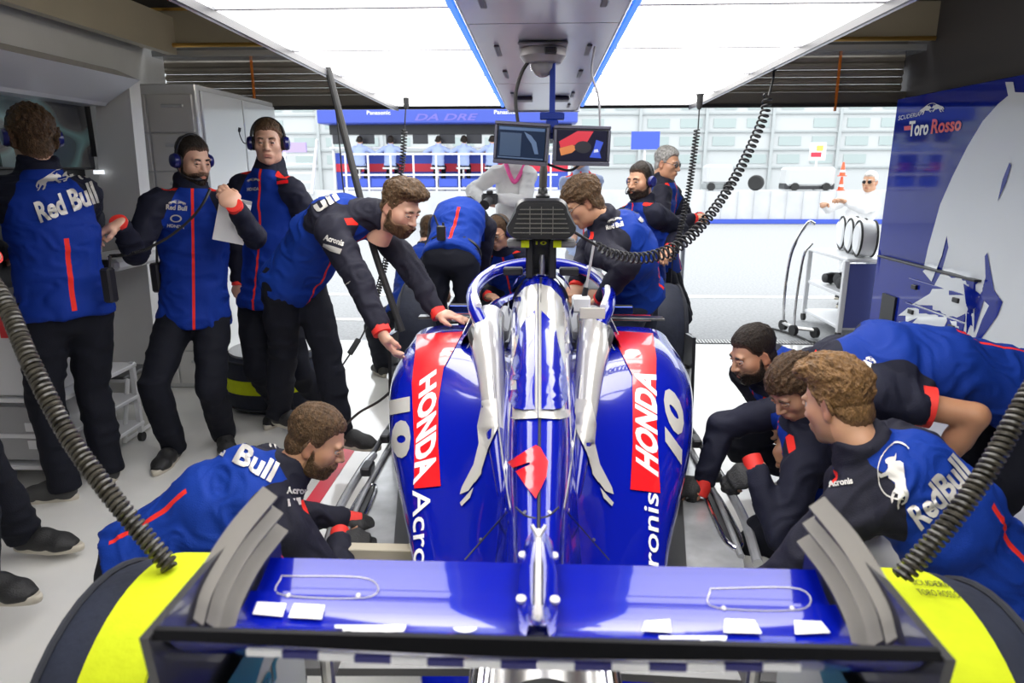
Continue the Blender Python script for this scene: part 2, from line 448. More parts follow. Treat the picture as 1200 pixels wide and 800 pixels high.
sbox('trim_7', (-2.72, 6.6, 1.1), (.12, .2, 2.2), mat('dark_jamb', (.10, .09, .08), .5))
MB().box((-2.62, 6.52, 1.1), (.014, .02, 2.2)).build('trim_8', mat('orange_jamb', (.7, .22, .02), .5), kind='structure')
sbox('wall_front', (0, 6.7, 2.9), (7.2, .1, .7), CEILM)
# drain along the doorway, each grate bar its own piece
dr = thing('floor_drain', 'slotted steel drain strip across the garage doorway', 'drain', (0, 6.66, 0))
MB().box((1.5, 6.66, .002), (4.6, .14, .006)).build('channel', DKGREY, dr)
m = MB()
for i in range(150): m.box((-.8 + i * .031, 6.66, .006), (.012, .13, .008))
tag(m.build('grate_bars', STEEL, dr), kind='stuff')
# painted lines
p = [at(368, 583, Z=0), at(392, 548, Z=0)]
sbox('trim_9', (-1.17, 3.2, .001), (.08, 1.4, .004), mat('red_line_paint', (.75, .03, .06), .4))
sbox('trim_10', (6, 9.2, -.006), (26, .16, .006), mat('white_line_paint', (.8, .8, .8), .6))
sbox('trim_11', (-3, 7.6, -.006), (3, .12, .006), mat('white_line_paint', (.8, .8, .8), .6))
# ---------------------------------------------------------------- ceiling light rig
RZ = lambda y: 2.27 - .0185 * y
LAMP = mat('lit_diffuser', (1, .985, .955), .4, emit=PANEL_E)
RIGM = mat('rig_silver', (.60, .61, .65), .25, .3)
rig = thing('ceiling_light_rig', 'long overhead light rig with glowing white panels and silver middle spine', 'light rig', (0, 2, 2.2))
XE, XI = 1.17, .255
BARG = mat('bar_grey', (.35, .35, .36), .4, .4)
ys = [5.68 - .78 * i for i in range(11)]
for sx in (-1, 1):
    for i in range(10):
        a, b = ys[i + 1] + .008, ys[i] - .008; xa, xb = XI + .05, XE - .02
        m = MB(); m.prism([(sx * xa, a, RZ(a)), (sx * xb, a, RZ(a)), (sx * xb, b, RZ(b)), (sx * xa, b, RZ(b))], (0, 0, .03)); m.build('diffuser', LAMP, rig, smooth=False)
    m = MB(); m.bar((sx * XE, ys[-1], RZ(ys[-1]) - .005), (sx * XE, ys[0], RZ(ys[0]) - .005), .035, .07, bev=.005); m.build('side_rail', RIGM, rig)
    m = MB(); m.bar((sx * (XE - .02), ys[-1], RZ(ys[-1]) - .03), (sx * (XE - .02), ys[0], RZ(ys[0]) - .03), .012, .03); m.build('rail_lip', mat('rail_black', (.03, .03, .035), .4), rig)
    m = MB(); m.bar((sx * (XI + .058), ys[-1], RZ(ys[-1]) - .012), (sx * (XI + .058), ys[0], RZ(ys[0]) - .012), .02, .016); m.build('led_strip', mat('blue_led', (.05, .2, 1), .4, emit=1.2), rig)
    m = MB(); m.prism([(sx * (XI + .05), ys[-1], RZ(ys[-1]) - .002), (sx * (XI + .02), ys[-1], RZ(ys[-1]) - .05), (sx * (XI + .02), ys[0], RZ(ys[0]) - .05), (sx * (XI + .05), ys[0], RZ(ys[0]) - .002)], (-sx * .01, 0, .01)); m.build('spine_edge', RIGM, rig)
    for i in range(11): MB().bar((sx * (XI + .04), ys[i], RZ(ys[i]) - .004), (sx * XE, ys[i], RZ(ys[i]) - .004), .024, .014).build('cross_bar', BARG, rig)
for i in range(5):
    b = 5.6 - i * 1.5; a = b - 1.49
    m = MB(); m.prism([(-XI - .01, a, RZ(a) - .055), (XI + .01, a, RZ(a) - .055), (XI + .01, b, RZ(b) - .055), (-XI - .01, b, RZ(b) - .055)], (0, 0, .012)); m.build('spine_panel', RIGM, rig)
    for sx in (-1, 1):
        for yy in (b - .35, b - 1.0):
            m = MB(); m.box((sx * .19, yy, RZ(yy) - .058), (.022, .24, .008), None, .003); m.build('vent_slot', mat('slot', (.12, .12, .14), .5), rig)
m = MB(); m.box((.01, 5.62, RZ(5.62) - .03), (2 * XI + .05, .02, .07), None, .004); m.build('end_cap', RIGM, rig)
m = MB(); m.box((0, 1.85, 2.33), (2.36, 7.9, .1)); m.build('rig_back', DKGREY, rig)
for sx in (-1, 1): MB().tube([(sx * 1.0, -1.8, 2.44), (sx * 1.0, 5.6, 2.44)], .02, 8).build('added_uplight_tube', mat('added_uplight', (1, .93, .80), .4, emit=16), rig)  # unseen glowing tubes, added above the rig to brighten the ceiling and bulkheads
for x, y in ((-1.1, 5.2), (1.1, 5.2), (-1.1, 1), (1.1, 1)): MB().tube([(x, y, 2.36), (x, y, 3.1)], .006, 6).build('hanger_wire', STEEL, rig)
for sx in (-1, 1):
    m = MB(); m.box((sx * .12, 4.75, RZ(4.75) - .068), (.11, .16, .02), None, .006); m.build('speaker_grille', mat('grille', (.05, .045, .06), .5), rig)
cz = RZ(3.0) - .06
domec = thing('dome_camera', 'grey dome security camera under the spine of the light rig', 'camera', (.0, 2.98, cz - .1))
m = MB(); m.box((0, 2.98, cz - .006), (.20, .20, .012), None, .004); m.build('mount_plate', mat('cam_plate', (.25, .23, .24), .4, .3), domec)
m = MB(); m.lathe([(.05, 0), (.092, .0), (.094, -.03), (.075, -.055), (.05, -.06)], (0, 2.98, cz - .012), (0, 0, 1), 28); m.build('housing', mat('cam_house', (.30, .28, .28), .35, .3), domec)
m = MB(); m.lathe([(.052, 0), (.05, -.02), (.036, -.042), (.014, -.052), (.001, -.054)], (0, 2.98, cz - .068), (0, 0, 1), 24); m.build('lens_dome', mat('dome_glass', (.25, .24, .25), .05, .2, coat=1), domec)
m = MB(); m.box((.03, 2.955, cz - .034), (.05, .19, .022), None, .004); m.build('housing_window', BLACK, domec)
# ---------------------------------------------------------------- monitors hung over the car
def screen_tex(name, seed, cols, dark=(.012, .018, .035)):
    m = mat(name, dark, .12, spec=.6); n = NT(m); tc = n.t.nodes.new('ShaderNodeTexCoord')
    mp = n.t.nodes.new('ShaderNodeMapping'); n.t.links.new(tc.outputs['Generated'], mp.inputs[0]); mp.inputs['Rotation'].default_value = (.3, .5 + seed, .3)
    w = n.t.nodes.new('ShaderNodeTexNoise'); w.inputs['Scale'].default_value = 1.6; w.inputs['Detail'].default_value = .3; n.t.links.new(mp.outputs[0], w.inputs['Vector'])
    r = n.t.nodes.new('ShaderNodeValToRGB'); r.color_ramp.interpolation = 'LINEAR'; e = r.color_ramp.elements
    e[0].position, e[0].color = .0, (*dark, 1); e[1].position, e[1].color = 1, (*dark, 1)
    for p, c in cols: k = e.new(p); k.color = (*c, 1)
    n.t.links.new(w.outputs[0], r.inputs[0]); n.t.links.new(r.outputs[0], n.b.inputs['Base Color']); n.t.links.new(r.outputs[0], n.b.inputs['Emission Color']); n.b.inputs['Emission Strength'].default_value = .55
    return m
def monitor(name, label, c, w, h, yaw, roll, scr, cat='monitor', group=None, tilt=0):
    R = np.array(Matrix.Rotation(yaw, 3, 'Z') @ Matrix.Rotation(roll, 3, 'Y') @ Matrix.Rotation(tilt, 3, 'X'))
    t = thing(name, label, cat, c, group); c = np.array(c)
    MB().box(c + R @ (0, .02, 0), (w, .035, h), R, .006).build('casing', mat('monitor_casing', (.03, .03, .04), .35), t)
    m = MB()
    for x, z, a, b in ((0, h / 2 - .006, w, .012), (0, -h / 2 + .006, w, .016), (-w / 2 + .006, 0, .012, h - .03), (w / 2 - .006, 0, .012, h - .03)): m.box(c + R @ (x, -.001, z), (a, .012, b), R, .002)
    m.build('bezel', mat('bezel_grey', (.10, .10, .13), .3, .5), t)
    MB().box(c + R @ (0, .0, 0), (w - .03, .008, h - .035), R).build('screen', scr, t); return t
scrA = mat('timing_screen', (.010, .018, .04), .12, emit=.4); scrB = mat('feed_screen', (.010, .010, .022), .12, emit=.4)
mA = monitor('monitor', 'hanging flat screen showing dark blue timing page, beside the red picture screen', (-.085, 2.9, 1.772), .225, .165, -.12, .07, scrA)
mB = monitor('monitor', 'hanging flat screen showing a red and blue camera picture', (.162, 2.9, 1.762), .232, .155, .1, .02, scrB)
def onscreen(t, c, w, h, yaw, roll, shapes):
    R = np.array(Matrix.Rotation(yaw, 3, 'Z') @ Matrix.Rotation(roll, 3, 'Y')); o = np.array(c) + R @ (-w / 2 + .015, -.0048, -h / 2 + .0175)
    scr = [k for k in t.children if k.name.startswith('screen')][0]
    for k, (nm, col, e, sh) in enumerate(shapes): flat(nm, poly2d(sh, grid=.5), o - R @ (0, .0003 * k, 0), R @ (w - .03, 0, 0), R @ (0, 0, h - .035), mat(nm, col, .3, emit=e), scr)
onscreen(mA, (-.085, 2.9, 1.772), .225, .165, -.12, .07, [('page_header', (.04, .08, .16), .5, [(.02, .88), (.98, .88), (.98, .97), (.02, .97)]), ('page_arc', (.06, .10, .18), .5, [(.55, .85), (.70, .75), (.82, .55), (.88, .2), (.80, .2), (.72, .5), (.62, .68)]), ('page_table', (.022, .045, .09), .4, [(.05, .1), (.5, .1), (.5, .8), (.05, .8)]), ('page_footer', (.05, .08, .14), .4, [(.02, .03), (.98, .03), (.98, .07), (.02, .07)])])
onscreen(mB, (.162, 2.9, 1.762), .232, .155, .1, .02, [('feed_red', (.40, .015, .03), .6, [(.03, .62), (.40, .97), (.72, .97), (.60, .62), (.30, .50), (.06, .42)]), ('feed_orange', (.42, .14, .04), .5, [(.04, .40), (.30, .52), (.42, .44), (.30, .26), (.08, .16)]), ('feed_dark', (.008, .008, .014), .3, ell(.52, .45, .17, .20)), ('feed_blue', (.02, .05, .36), .6, [(.66, .12), (.90, .10), (.86, .30), (.93, .62), (.78, .70), (.74, .40)]), ('feed_white', (.4, .42, .5), .5, [(.74, .28), (.84, .30), (.82, .40), (.75, .38)])])
ma = thing('monitor_bracket', 'blue bracket and post holding the two hanging screens', 'bracket', (.04, 2.96, 2.14))
BLP = mat('blue_bracket', (.01, .03, .22), .3, .3)
m = MB(); m.bar((.04, 2.96, 1.80), (.04, 2.96, 2.16), .024, .024, bev=.003); m.build('post', BLP, ma)
m = MB(); m.box((.04, 2.95, 1.88), (.10, .04, .03), None, .004); m.box((.04, 2.95, 1.84), (.05, .05, .05), None, .005); m.build('clamp', BLP, ma)
m = MB(); m.bar((-.10, 2.965, 1.80), (.18, 2.965, 1.80), .025, .02); m.build('crossbar', BLP, ma)
def cable(name, label, pts, r, m, n=60, cat='cable', group=None, sides=6):
    return MB().tube(spline(pts, n), r, sides).build(name, m, None, label=label, cat=cat, group=group)
cable('power_cable', 'black looped cable from light rig to the left hanging screen', [(-.02, 2.96, 2.13), (-.08, 2.96, 2.06), (-.11, 2.96, 1.96), (-.10, 2.96, 1.85)], .008, RUBBER)
cable('power_cable', 'grey cable from rig end to the right hanging screen', [(.21, 2.98, 2.15), (.20, 2.98, 2.05), (.23, 2.97, 1.95), (.24, 2.97, 1.82)], .005, mat('grey_cable', (.3, .3, .32), .5))
cable('power_cable', 'black slack cable drooping beneath the two hanging screens', [(-.02, 2.97, 1.71), (.05, 2.95, 1.68), (.12, 2.95, 1.665), (.17, 2.96, 1.70)], .006, RUBBER)
# ---------------------------------------------------------------- left side: console, cabinets, stools
cons = thing('monitor_console', 'grey slanted console with a lit hood over wall screens', 'console', (-2.75, 3.4, 0))
HOODM = mat('hood_grey', (.66, .68, .72), .22, .05)
hf = [(-2.46, 2.20), (-2.68, 2.07), (-2.70, 2.05), (-3.3, 2.05), (-3.3, 2.42), (-2.60, 2.26)]
m = MB(); m.prism([(x, 4.34, z) for x, z in hf], (0, -4.2, 0)); m.build('hood', HOODM, cons, smooth=False)
ep = [at(112, 120, Y=4.36), at(150, 89, Y=4.36), at(189, 474, Y=4.36), at(128, 474, Y=4.36)]
m = MB(); m.prism(ep, (0, .12, 0)); m.build('end_panel', GREYP, cons, smooth=False)
m = MB(); m.prism([(-3.3, 4.35, 1.05), (-3.05, 4.35, 1.05), (-3.05, 4.35, .0), (-3.3, 4.35, .0)], (0, -3.9, 0)); m.build('lower_panel', GREYP, cons, smooth=False)
m = MB(); m.box((-2.95, 2.4, 1.55), (.1, 3.9, 1.05)); m.build('screen_wall', BLACK, cons)
m = MB(); m.box((-2.62, 4.1, 1.13), (.34, .52, .07), None, .02); m.build('desk_shelf', WHITE, cons)
m = MB(); m.box((-2.62, 3.84, 1.14), (.24, .01, .05)); m.build('shelf_slot', BLACK, cons)
m = MB(); m.box((-2.86, 4.37, 2.0), (.05, .05, .5)); m.build('post', BLACK, cons)
scrC = screen_tex('telemetry_screen', .2, [(.40, (.02, .03, .035)), (.47, (.05, .09, .09)), (.52, (.03, .03, .03)), (.60, (.012, .012, .014))])
scrD = screen_tex('pale_screen', .6, [(.3, (.10, .14, .14)), (.5, (.16, .22, .2)), (.62, (.05, .09, .08))])
def wallmon(Yc, w, s, lab):
    t = thing('wall_monitor', lab, 'monitor', (-2.86, Yc, 1.88))
    MB().box((-2.87, Yc, 1.89), (.05, w, .44), None, .006).build('casing', BLACK, t)
    MB().box((-2.842, Yc, 1.89), (.008, w - .03, .41)).build('screen', s, t)
wallmon(3.98, .80, scrC, 'wall screen with dark telemetry page, right of the headset man'); wallmon(3.15, .80, scrD, 'wall screen with pale green page at the left picture edge')
m = MB(); m.box((-2.79, 4.33, 1.655), (.02, .1, .025)); m.build('status_light', mat('white_lamp', (.9, .95, 1), .4, emit=1), cons)
cab = thing('tall_cabinet', 'tall grey tool cabinet with rows of slot handles by the doorway', 'cabinet', (-2.72, 5.6, 0))
m = MB(); m.box((-2.80, 5.75, 1.13), (.68, 1.45, 2.26), None, .008); m.build('carcass', mat('cab_white', (.80, .81, .82), .2, .2), cab)
for c0 in range(2):
    for r0 in range(8):
        x = -2.99 + c0 * .34; z = .17 + r0 * .27
        m = MB(); m.box((x, 5.018, z), (.325, .02, .26), None, .004); d = m.build('drawer', GREYP, cab)
        m = MB(); m.box((x + .02, 5.004, z + .05), (.16, .012, .022), None, .004); m.build('handle', mat('pale_handle', (.75, .77, .8), .25, .3), d)
for i in range(2):
    m = MB(); m.box((-2.452, 5.42 + i * .7, 1.13), (.016, .68, 2.18), None, .004); m.build('door', mat('cab_door', (.84, .86, .87), .15, .1), cab)
stl = thing('step_stool', 'white tubular step stool standing beside the console', 'stool', (-2.72, 4.1, 0))
m = MB(); m.box((-2.76, 4.12, .40), (.34, .30, .03), None, .008); m.build('tread', mat('tread_grey', (.12, .12, .12), .6), stl)
for x in (-2.93, -2.58):
    m = MB(); m.tube([(x, 4.27, .40), (x + .0, 4.32, .02)], .014, 8); m.build('leg', WHITE, stl)
    m = MB(); m.tube([(x, 3.98, .40), (x, 3.86, .02)], .014, 8); m.build('leg', WHITE, stl)
    m = MB(); m.tube([(x, 3.86, .03), (x, 4.32, .03)], .012, 8); m.build('foot_rail', WHITE, stl)
m = MB(); m.tube([(-2.93, 3.98, .39), (-2.58, 3.98, .39)], .014, 8); m.build('edge_rail', WHITE, stl)
tr = thing('service_trolley', 'white low steel trolley with cut-out end behind the left men', 'trolley', (-2.75, 3.6, 0))
WH2 = mat('trolley_white', (.78, .78, .80), .25)
for x in (-2.98, -2.52):
    for y in (3.30, 3.95): m = MB(); m.bar((x, y, .06), (x, y, .52), .03, .03, bev=.003); m.build('post', WH2, tr)
for z in (.5, .30, .12): m = MB(); m.box((-2.75, 3.62, z), (.5, .70, .025), None, .004); m.build('shelf', WH2, tr)
m = MB(); m.box((-2.75, 3.29, .31), (.44, .015, .30), None, .004); m.build('end_panel', mat('trolley_grey', (.35, .35, .36), .4), tr)
for i in range(2): m = MB(); m.box((-2.66, 3.279, .25 + i * .1), (.12, .008, .05), None, .003); m.build('cut_out', WH2, tr)
flat('lettering', text2d('SO'), (-2.62, 3.275, .33), (.08, 0, 0), (0, 0, .04), BLACK, tr)
for x in (-2.98, -2.52):
    for y in (3.30, 3.95): m = MB(); m.lathe([(.012, -.012), (.03, -.012), (.03, .012), (.012, .012)], (x, y, .03), (1, 0, 0), 14); m.build('caster', RUBBER, tr)
sgn = thing('parts_box', 'white parts box with a red label at the left picture edge', 'box', (-2.75, 3.55, .515))
m = MB(); m.box((-2.78, 3.50, .78), (.40, .42, .53), None, .01); m.build('body', WH2, sgn)
m = MB(); m.box((-2.66, 3.284, .90), (.20, .008, .13)); m.build('label_plate', mat('label_red', (.8, .03, .04), .5), sgn)
flat('lettering', text2d('ur', .02), (-2.70, 3.278, .865), (.10, 0, 0), (0, 0, .08), WHITEP, sgn)
# blanket-covered spare wheels
def covered_wheel(name, label, c, axis, R=.345, W=.39, group=None, band=(-.06, .06), parent=None, txt=None, part=False):
    t = parent if part else thing(name, label, 'wheel', c, group)
    w = nrm(axis); n = 56
    prof = [(.14, -W / 2 + .02), (.20, -W / 2), (R - .07, -W / 2), (R - .02, -W / 2 + .03), (R, -W / 2 + .09), (R + .004, 0), (R, W / 2 - .09), (R - .02, W / 2 - .03), (R - .07, W / 2), (.20, W / 2), (.14, W / 2 - .02)]
    if part:
        hub = MB(); hub.lathe(prof, c, w, n); k = hub.build('wheel', NAVYC, t); root = k
    else:
        hub = MB(); hub.lathe(prof, c, w, n); root = hub.build('cover', NAVYC, t)
    bnd = None
    m = MB(); b0, b1 = band or (0, 0); m.lathe([(R + .0, b0), (R + .008, b0 + .003), (R + .009, (b0 + b1) / 2), (R + .008, b1 - .003), (R + .0, b1)], c, w, n); bnd = band and m.build('band', YELLOW, root)
    m = MB(); m.lathe([(.02, -W / 2 - .005), (.13, -W / 2 - .005), (.17, -W / 2 + .02), (.17, W / 2 - .02), (.13, W / 2 + .005), (.02, W / 2 + .005)], c, w, 24); m.build('rim', BLACK, root)
    for s in (-1, 1):
        m = MB(); m.tube([np.array(c) + w * s * (W / 2 - .035) + (R - .012) * (math.cos(a) * nrm(np.cross(w, (0, .3, 1))) + math.sin(a) * nrm(np.cross(w, np.cross(w, (0, .3, 1))))) for a in np.linspace(0, 2 * math.pi, 40, endpoint=False)], .008, 6, closed=True); m.build('seam', mat('seam_cord', (.02, .022, .03), .8), root)
    return bnd, t
cw, _ = covered_wheel('covered_wheel', 'spare wheel in a dark cover lying flat behind the leaning bearded man', (-1.93, 4.7, .22), (0, 0, 1), R=.35, W=.40, band=(-.05, .05))
m = MB(); m.lathe([(.19, .2), (.30, .2), (.30, .225), (.19, .225)], (-1.93, 4.7, .2), (0, 0, 1), 40); m.build('rim_ring', mat('ring_grey', (.3, .3, .3), .3, .6), cw.parent)
# ---------------------------------------------------------------- right side: blue wall with the big bull, drawers
WBLUE = mat('gloss_blue_wall', (.006, .018, .25), .05, 0, spec=.4)
WPALE = mat('pale_wall_print', (.66, .69, .72), .25, coat=.3)
bw = sbox('wall_panel', (3.06, 4.0, 1.12), (.1, 4.5, 2.24), WBLUE, .004)
tc_ = thing('drawer_unit', 'blue tool drawer unit built against the bull graphic wall', 'cabinet', (2.9, 5.5, 0))
m = MB(); m.box((2.992, 5.45, .46), (.03, 1.35, .92), None, .006); dcar = m.build('carcass', WBLUE, tc_)
dtargets = [bvh(bw), bvh(dcar)]
m = MB(); m.box((2.982, 5.45, .925), (.05, 1.4, .015), None, .004); m.build('worktop', BLACK, tc_)
for i in range(4):
    m = MB(); m.box((2.971, 5.2, .12 + .2 * i), (.012, .8, .19), None, .004); d = m.build('drawer', WBLUE, tc_); dtargets.append(bvh(d))
    for dy in (-.28, .28): m = MB(); m.box((2.956, 5.2 + dy, .16 + .2 * i), (.02, .07, .035), None, .004); m.build('handle', BLACK, d)
m = MB(); m.box((2.968, 5.86, .35), (.02, .22, .55)); m.build('recess', BLACK, tc_)
big = [(1190, 108), (1185, 80), (1176, 84), (1182, 112), (1170, 122), (1152, 142), (1134, 172), (1116, 208), (1102, 240), (1096, 262), (1088, 290), (1082, 318), (1092, 330), (1104, 300), (1110, 276), (1112, 290), (1104, 318), (1090, 344), (1070, 356), (1050, 372), (1056, 380), (1076, 372), (1062, 386), (1052, 398), (1100, 398), (1112, 372), (1124, 398), (1236, 420), (1236, 110)]
def px2(*polys): return poly2d(*[[(x / 1300, 1 - y / 800) for x, y in p] for p in polys], grid=.009)
CF = [(0, 800), (1300, 800), (1300, 0), (0, 0)]
lay('bull_graphic', px2(big), CF, dtargets, WPALE, bw, off=.003, maxjump=.17)
for q in ([(1170, 236), (1176, 210), (1184, 190), (1186, 194), (1180, 214), (1172, 232)], [(1130, 332), (1150, 345), (1156, 325), (1155, 300), (1158, 296), (1162, 318), (1166, 340), (1176, 354), (1170, 370), (1160, 384), (1150, 398), (1144, 396), (1152, 374), (1160, 358), (1154, 352), (1140, 398), (1132, 398), (1134, 366)]):
    lay('bull_detail', px2(q), CF, dtargets, WBLUE, bw, off=.006, maxjump=.17)
laytext('Toro', [(1066, 160), (1088, 158), (1089, 140), (1066, 142)], dtargets, WHITEP, bw, shear=.2, bold=.03)
laytext('Rosso', [(1091, 157), (1127, 153), (1127, 136), (1091, 140)], dtargets, RED, bw, shear=.2, bold=.03)
laytext('SCUDERIA', [(1053, 141), (1078, 136), (1078, 131), (1053, 136)], dtargets, WHITEP, bw, bold=.0, shear=.2, grid=.3)
lay('emblem', poly2d(*twobulls(), grid=.2), [(1078, 137), (1107, 133), (1106, 114), (1078, 118)], dtargets, WHITEP, bw)
lay('red_bar', poly2d([(0, 0), (1, 0), (1, 1), (0, 1)]), [(1060, 153), (1068, 152), (1068, 147), (1060, 148)], dtargets, RED, bw)
# white shelf trolley, its load, the tube trolley
WT = mat('cart_white', (.78, .79, .8), .3)
sh = thing('shelf_trolley', 'white two-shelf trolley outside the doorway beside the blue wall', 'trolley', (3.3, 7.2, 0))
sx0, sx1, sy0, sy1, sH = 2.98, 3.62, 6.78, 7.72, .80
for x in (sx0, sx1):
    for y in (sy0, sy1): MB().bar((x, y, .08), (x, y, sH), .05, .05, bev=.005).build('post', WT, sh)
for z in (.12, .45, sH): MB().box(((sx0 + sx1) / 2, (sy0 + sy1) / 2, z), (sx1 - sx0, sy1 - sy0, .035), None, .006).build('shelf', WT, sh)
MB().box(((sx0 + sx1) / 2, sy0 - .004, .45), (sx1 - sx0 - .06, .012, .64)).build('side_panel', mat('cart_blue_grey', (.10, .12, .35), .3), sh)
MB().box((sx1 + .0, (sy0 + sy1) / 2, .45), (.012, sy1 - sy0 - .06, .64)).build('back_panel', mat('cart_inner', (.40, .42, .46), .4), sh)
for x in (sx0, sx1):
    for y in (sy0, sy1): MB().lathe([(.01, -.015), (.045, -.015), (.045, .015), (.01, .015)], (x, y, .045), (1, 0, 0), 16).build('caster', RUBBER, sh)
for i, (x, y, r) in enumerate(((3.12, 7.0, .07), (3.18, 7.2, .08), (3.14, 7.42, .06))):
    g = thing('air_gun', ('dark air gun with chrome nose, nearest on the middle shelf', 'largest dark air gun in the middle of the middle shelf', 'small dark air gun at the far end of the middle shelf')[i], 'tool', (x, y, .47), 'tools on the trolley shelf')
    MB().lathe([(.02, -.12), (r * .8, -.11), (r, -.03), (r * .9, .06), (r * .5, .09)], (x, y, .475 + r), (1, .3, 0), 16).build('body', BLACK, g)
    MB().lathe([(.02, .08), (.035, .08), (.03, .17), (.018, .17)], (x, y, .475 + r), (1, .3, 0), 12).build('nose', CHROME, g)
    MB().tube([(x, y, .475 + r), (x - .03, y + .02, .475)], .025, 8).build('grip', RUBBER, g)
for i in range(3):
    x, y, z = 3.20 + i * .05, 6.93 + i * .31, sH + .02
    g = thing('hose_drum', ('nearest white hose drum with dark rings on top of the trolley', 'middle white hose drum with dark rings on top of the trolley', 'farthest white hose drum with dark rings on top of the trolley')[i], 'drum', (x, y, z), 'drums on the trolley top')
    MB().lathe([(.03, -.09), (.13, -.09), (.17, -.06), (.18, 0), (.17, .06), (.13, .09), (.03, .09)], (x, y, z + .18), (1, -.2, 0), 28).build('body', WT, g)
    for s in (-.07, .07):
        ax = nrm((1, -.2, 0)); u = nrm(np.cross(ax, (0, 0, 1)))
        MB().tube([np.array((x, y, z + .18)) + ax * s + .172 * (math.cos(a) * u + math.sin(a) * np.array((0, 0, 1))) for a in np.linspace(0, 6.283, 28, endpoint=False)], .01, 6, closed=True).build('hoop', RUBBER, g)
ht = thing('tube_trolley', 'chrome hand trolley with tall bent tube handle and casters', 'trolley', (2.65, 7.3, 0))
hb = [at(918, 378, Z=.08), at(930, 384, Z=.08)]
MB().tube(spline([hb[0], at(920, 340, Y=hb[0][1]), at(928, 295, Y=hb[0][1] + .02), at(946, 262, Y=hb[0][1]), at(955, 262, Y=hb[0][1])], 30), .016, 10).build('handle', CHROME, ht)
MB().tube(spline([hb[1], at(934, 345, Y=hb[1][1]), at(942, 300, Y=hb[1][1]), at(952, 285, Y=hb[1][1])], 24), .014, 10).build('handle', CHROME, ht)
MB().tube([hb[0], hb[1], hb[1] + (.18, -.1, 0)], .02, 8).build('base_bar', STEEL, ht)
for q in (hb[0], hb[1], hb[1] + np.array((.18, -.1, 0))): MB().lathe([(.01, -.02), (.055, -.02), (.055, .02), (.01, .02)], q - np.array((0, 0, .025)), (1, .3, 0), 16).build('caster', RUBBER, ht)
cable('floor_cable', 'dark cable lying on ground below the white shelf trolley', [at(905, 385, Z=.01), at(930, 392, Z=.01), at(955, 402, Z=.01), at(985, 404, Z=.01), at(1000, 398, Z=.01)], .012, RUBBER)
# ---------------------------------------------------------------- pit lane: the pit wall with its stand, the buildings
PALEW = mat('pale_concrete', (.60, .61, .62), .8, noise=.08, nscale=2)
BANB = mat('banner_blue', (.05, .10, .55), .5); BANR = mat('banner_red', (.70, .03, .06), .5)
sbox('wall_pit_lane', (4, 22.6, .5), (60, 1.2, 1.0), PALEW)
sbox('trim_12', (11, 21.97, .07), (14, .04, .14), BANB)
for i in range(24): MB().box((4.6 + i * .5, 21.96, .55), (.012, .02, .9)).build('trim_13', mat('wall_joint', (.45, .46, .48), .8), kind='structure')
stand = thing('pit_stand', 'white pit wall stand with blue canopy seen through the doorway', 'stand', (-3.2, 22.2, 1.0))
MB().box((-3.0, 22.9, 3.28), (8.2, 1.2, .42), None, .03).build('canopy', mat('canopy_blue', (.05, .09, .48), .4), stand)
MB().box((-3.0, 23.3, 2.92), (7.9, .5, .30)).build('screen_bank', BLACK, stand)
MB().box((-3.0, 23.2, 2.35), (7.9, .5, .06)).build('desk', WHITE, stand)
MB().box((-3.0, 23.45, 1.6), (7.9, .05, 1.2)).build('back_panel', BANB, stand)
MB().box((-3.0, 23.4, 1.72), (7.9, .03, .26)).build('red_stripe', BANR, stand)
for i in range(9): MB().box((-6.6 + i * .88, 23.02, 2.62), (.5, .04, .30), None, .01).build('screen', DKGREY, stand)
for x in (-6.9, .9): MB().bar((x, 23.2, 1.0), (x, 23.2, 3.1), .08, .08).build('post', WHITE, stand)
flat('lettering', text2d('Panasonic', .02, grid=.4), (-5.5, 22.29, 3.33), (.75, 0, 0), (0, 0, .12), WHITEP, stand)
flat('lettering', text2d('Panasonic', .02, grid=.4), (-1.5, 22.29, 3.33), (.75, 0, 0), (0, 0, .12), WHITEP, stand)
flat('lettering', text2d('DA DRE', .02, .3, grid=.4), (-4.0, 22.29, 3.15), (2.0, 0, 0), (0, 0, .20), mat('canopy_print', (.16, .14, .55), .5), stand)
rl = thing('railing', 'white steel railing along the top of the pit wall', 'railing', (-3, 22.05, 1.0))
for i in range(10): MB().bar((-6.2 + i * .72, 22.05, 1.0), (-6.2 + i * .72, 22.05, 2.15), .06, .05).build('post', WHITE, rl)
for z in (1.08, 1.5, 2.13): MB().bar((-6.3, 22.05, z), (.5, 22.05, z), .05, .055).build('rail', WHITE, rl)
for i in range(9): MB().box((-5.84 + i * .72, 22.09, 1.26), (.58, .02, .24)).build('blue_panel', BANB, rl)
stp = thing('gangway_steps', 'white steel steps left of the blue pit wall stand', 'steps', (-7.9, 22.2, 0))
for i in range(5): MB().box((-7.8, 22.1 + .12 * i, 1.0 + i * .28), (.9, .3, .05)).build('tread', WT, stp)
for x in (-8.3, -7.3): MB().bar((x, 21.9, .9), (x, 22.8, 2.6), .07, .1).build('stringer', WT, stp)
MB().box((-7.9, 22.3, 2.35), (.8, .1, .3)).build('sign_board', mat('lilac_board', (.45, .35, .65), .5), stp)
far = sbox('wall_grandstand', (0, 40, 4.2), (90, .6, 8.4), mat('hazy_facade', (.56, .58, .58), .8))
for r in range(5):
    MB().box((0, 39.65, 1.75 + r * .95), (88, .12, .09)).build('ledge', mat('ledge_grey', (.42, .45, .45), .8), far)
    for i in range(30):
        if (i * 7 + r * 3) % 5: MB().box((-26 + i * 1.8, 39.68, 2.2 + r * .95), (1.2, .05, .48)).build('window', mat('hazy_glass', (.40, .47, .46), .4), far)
for i in range(16): MB().box((-27 + i * 3.6, 39.6, 3.5), (.16, .12, 6)).build('pillar', mat('ledge_grey', (.46, .49, .49), .8), far)
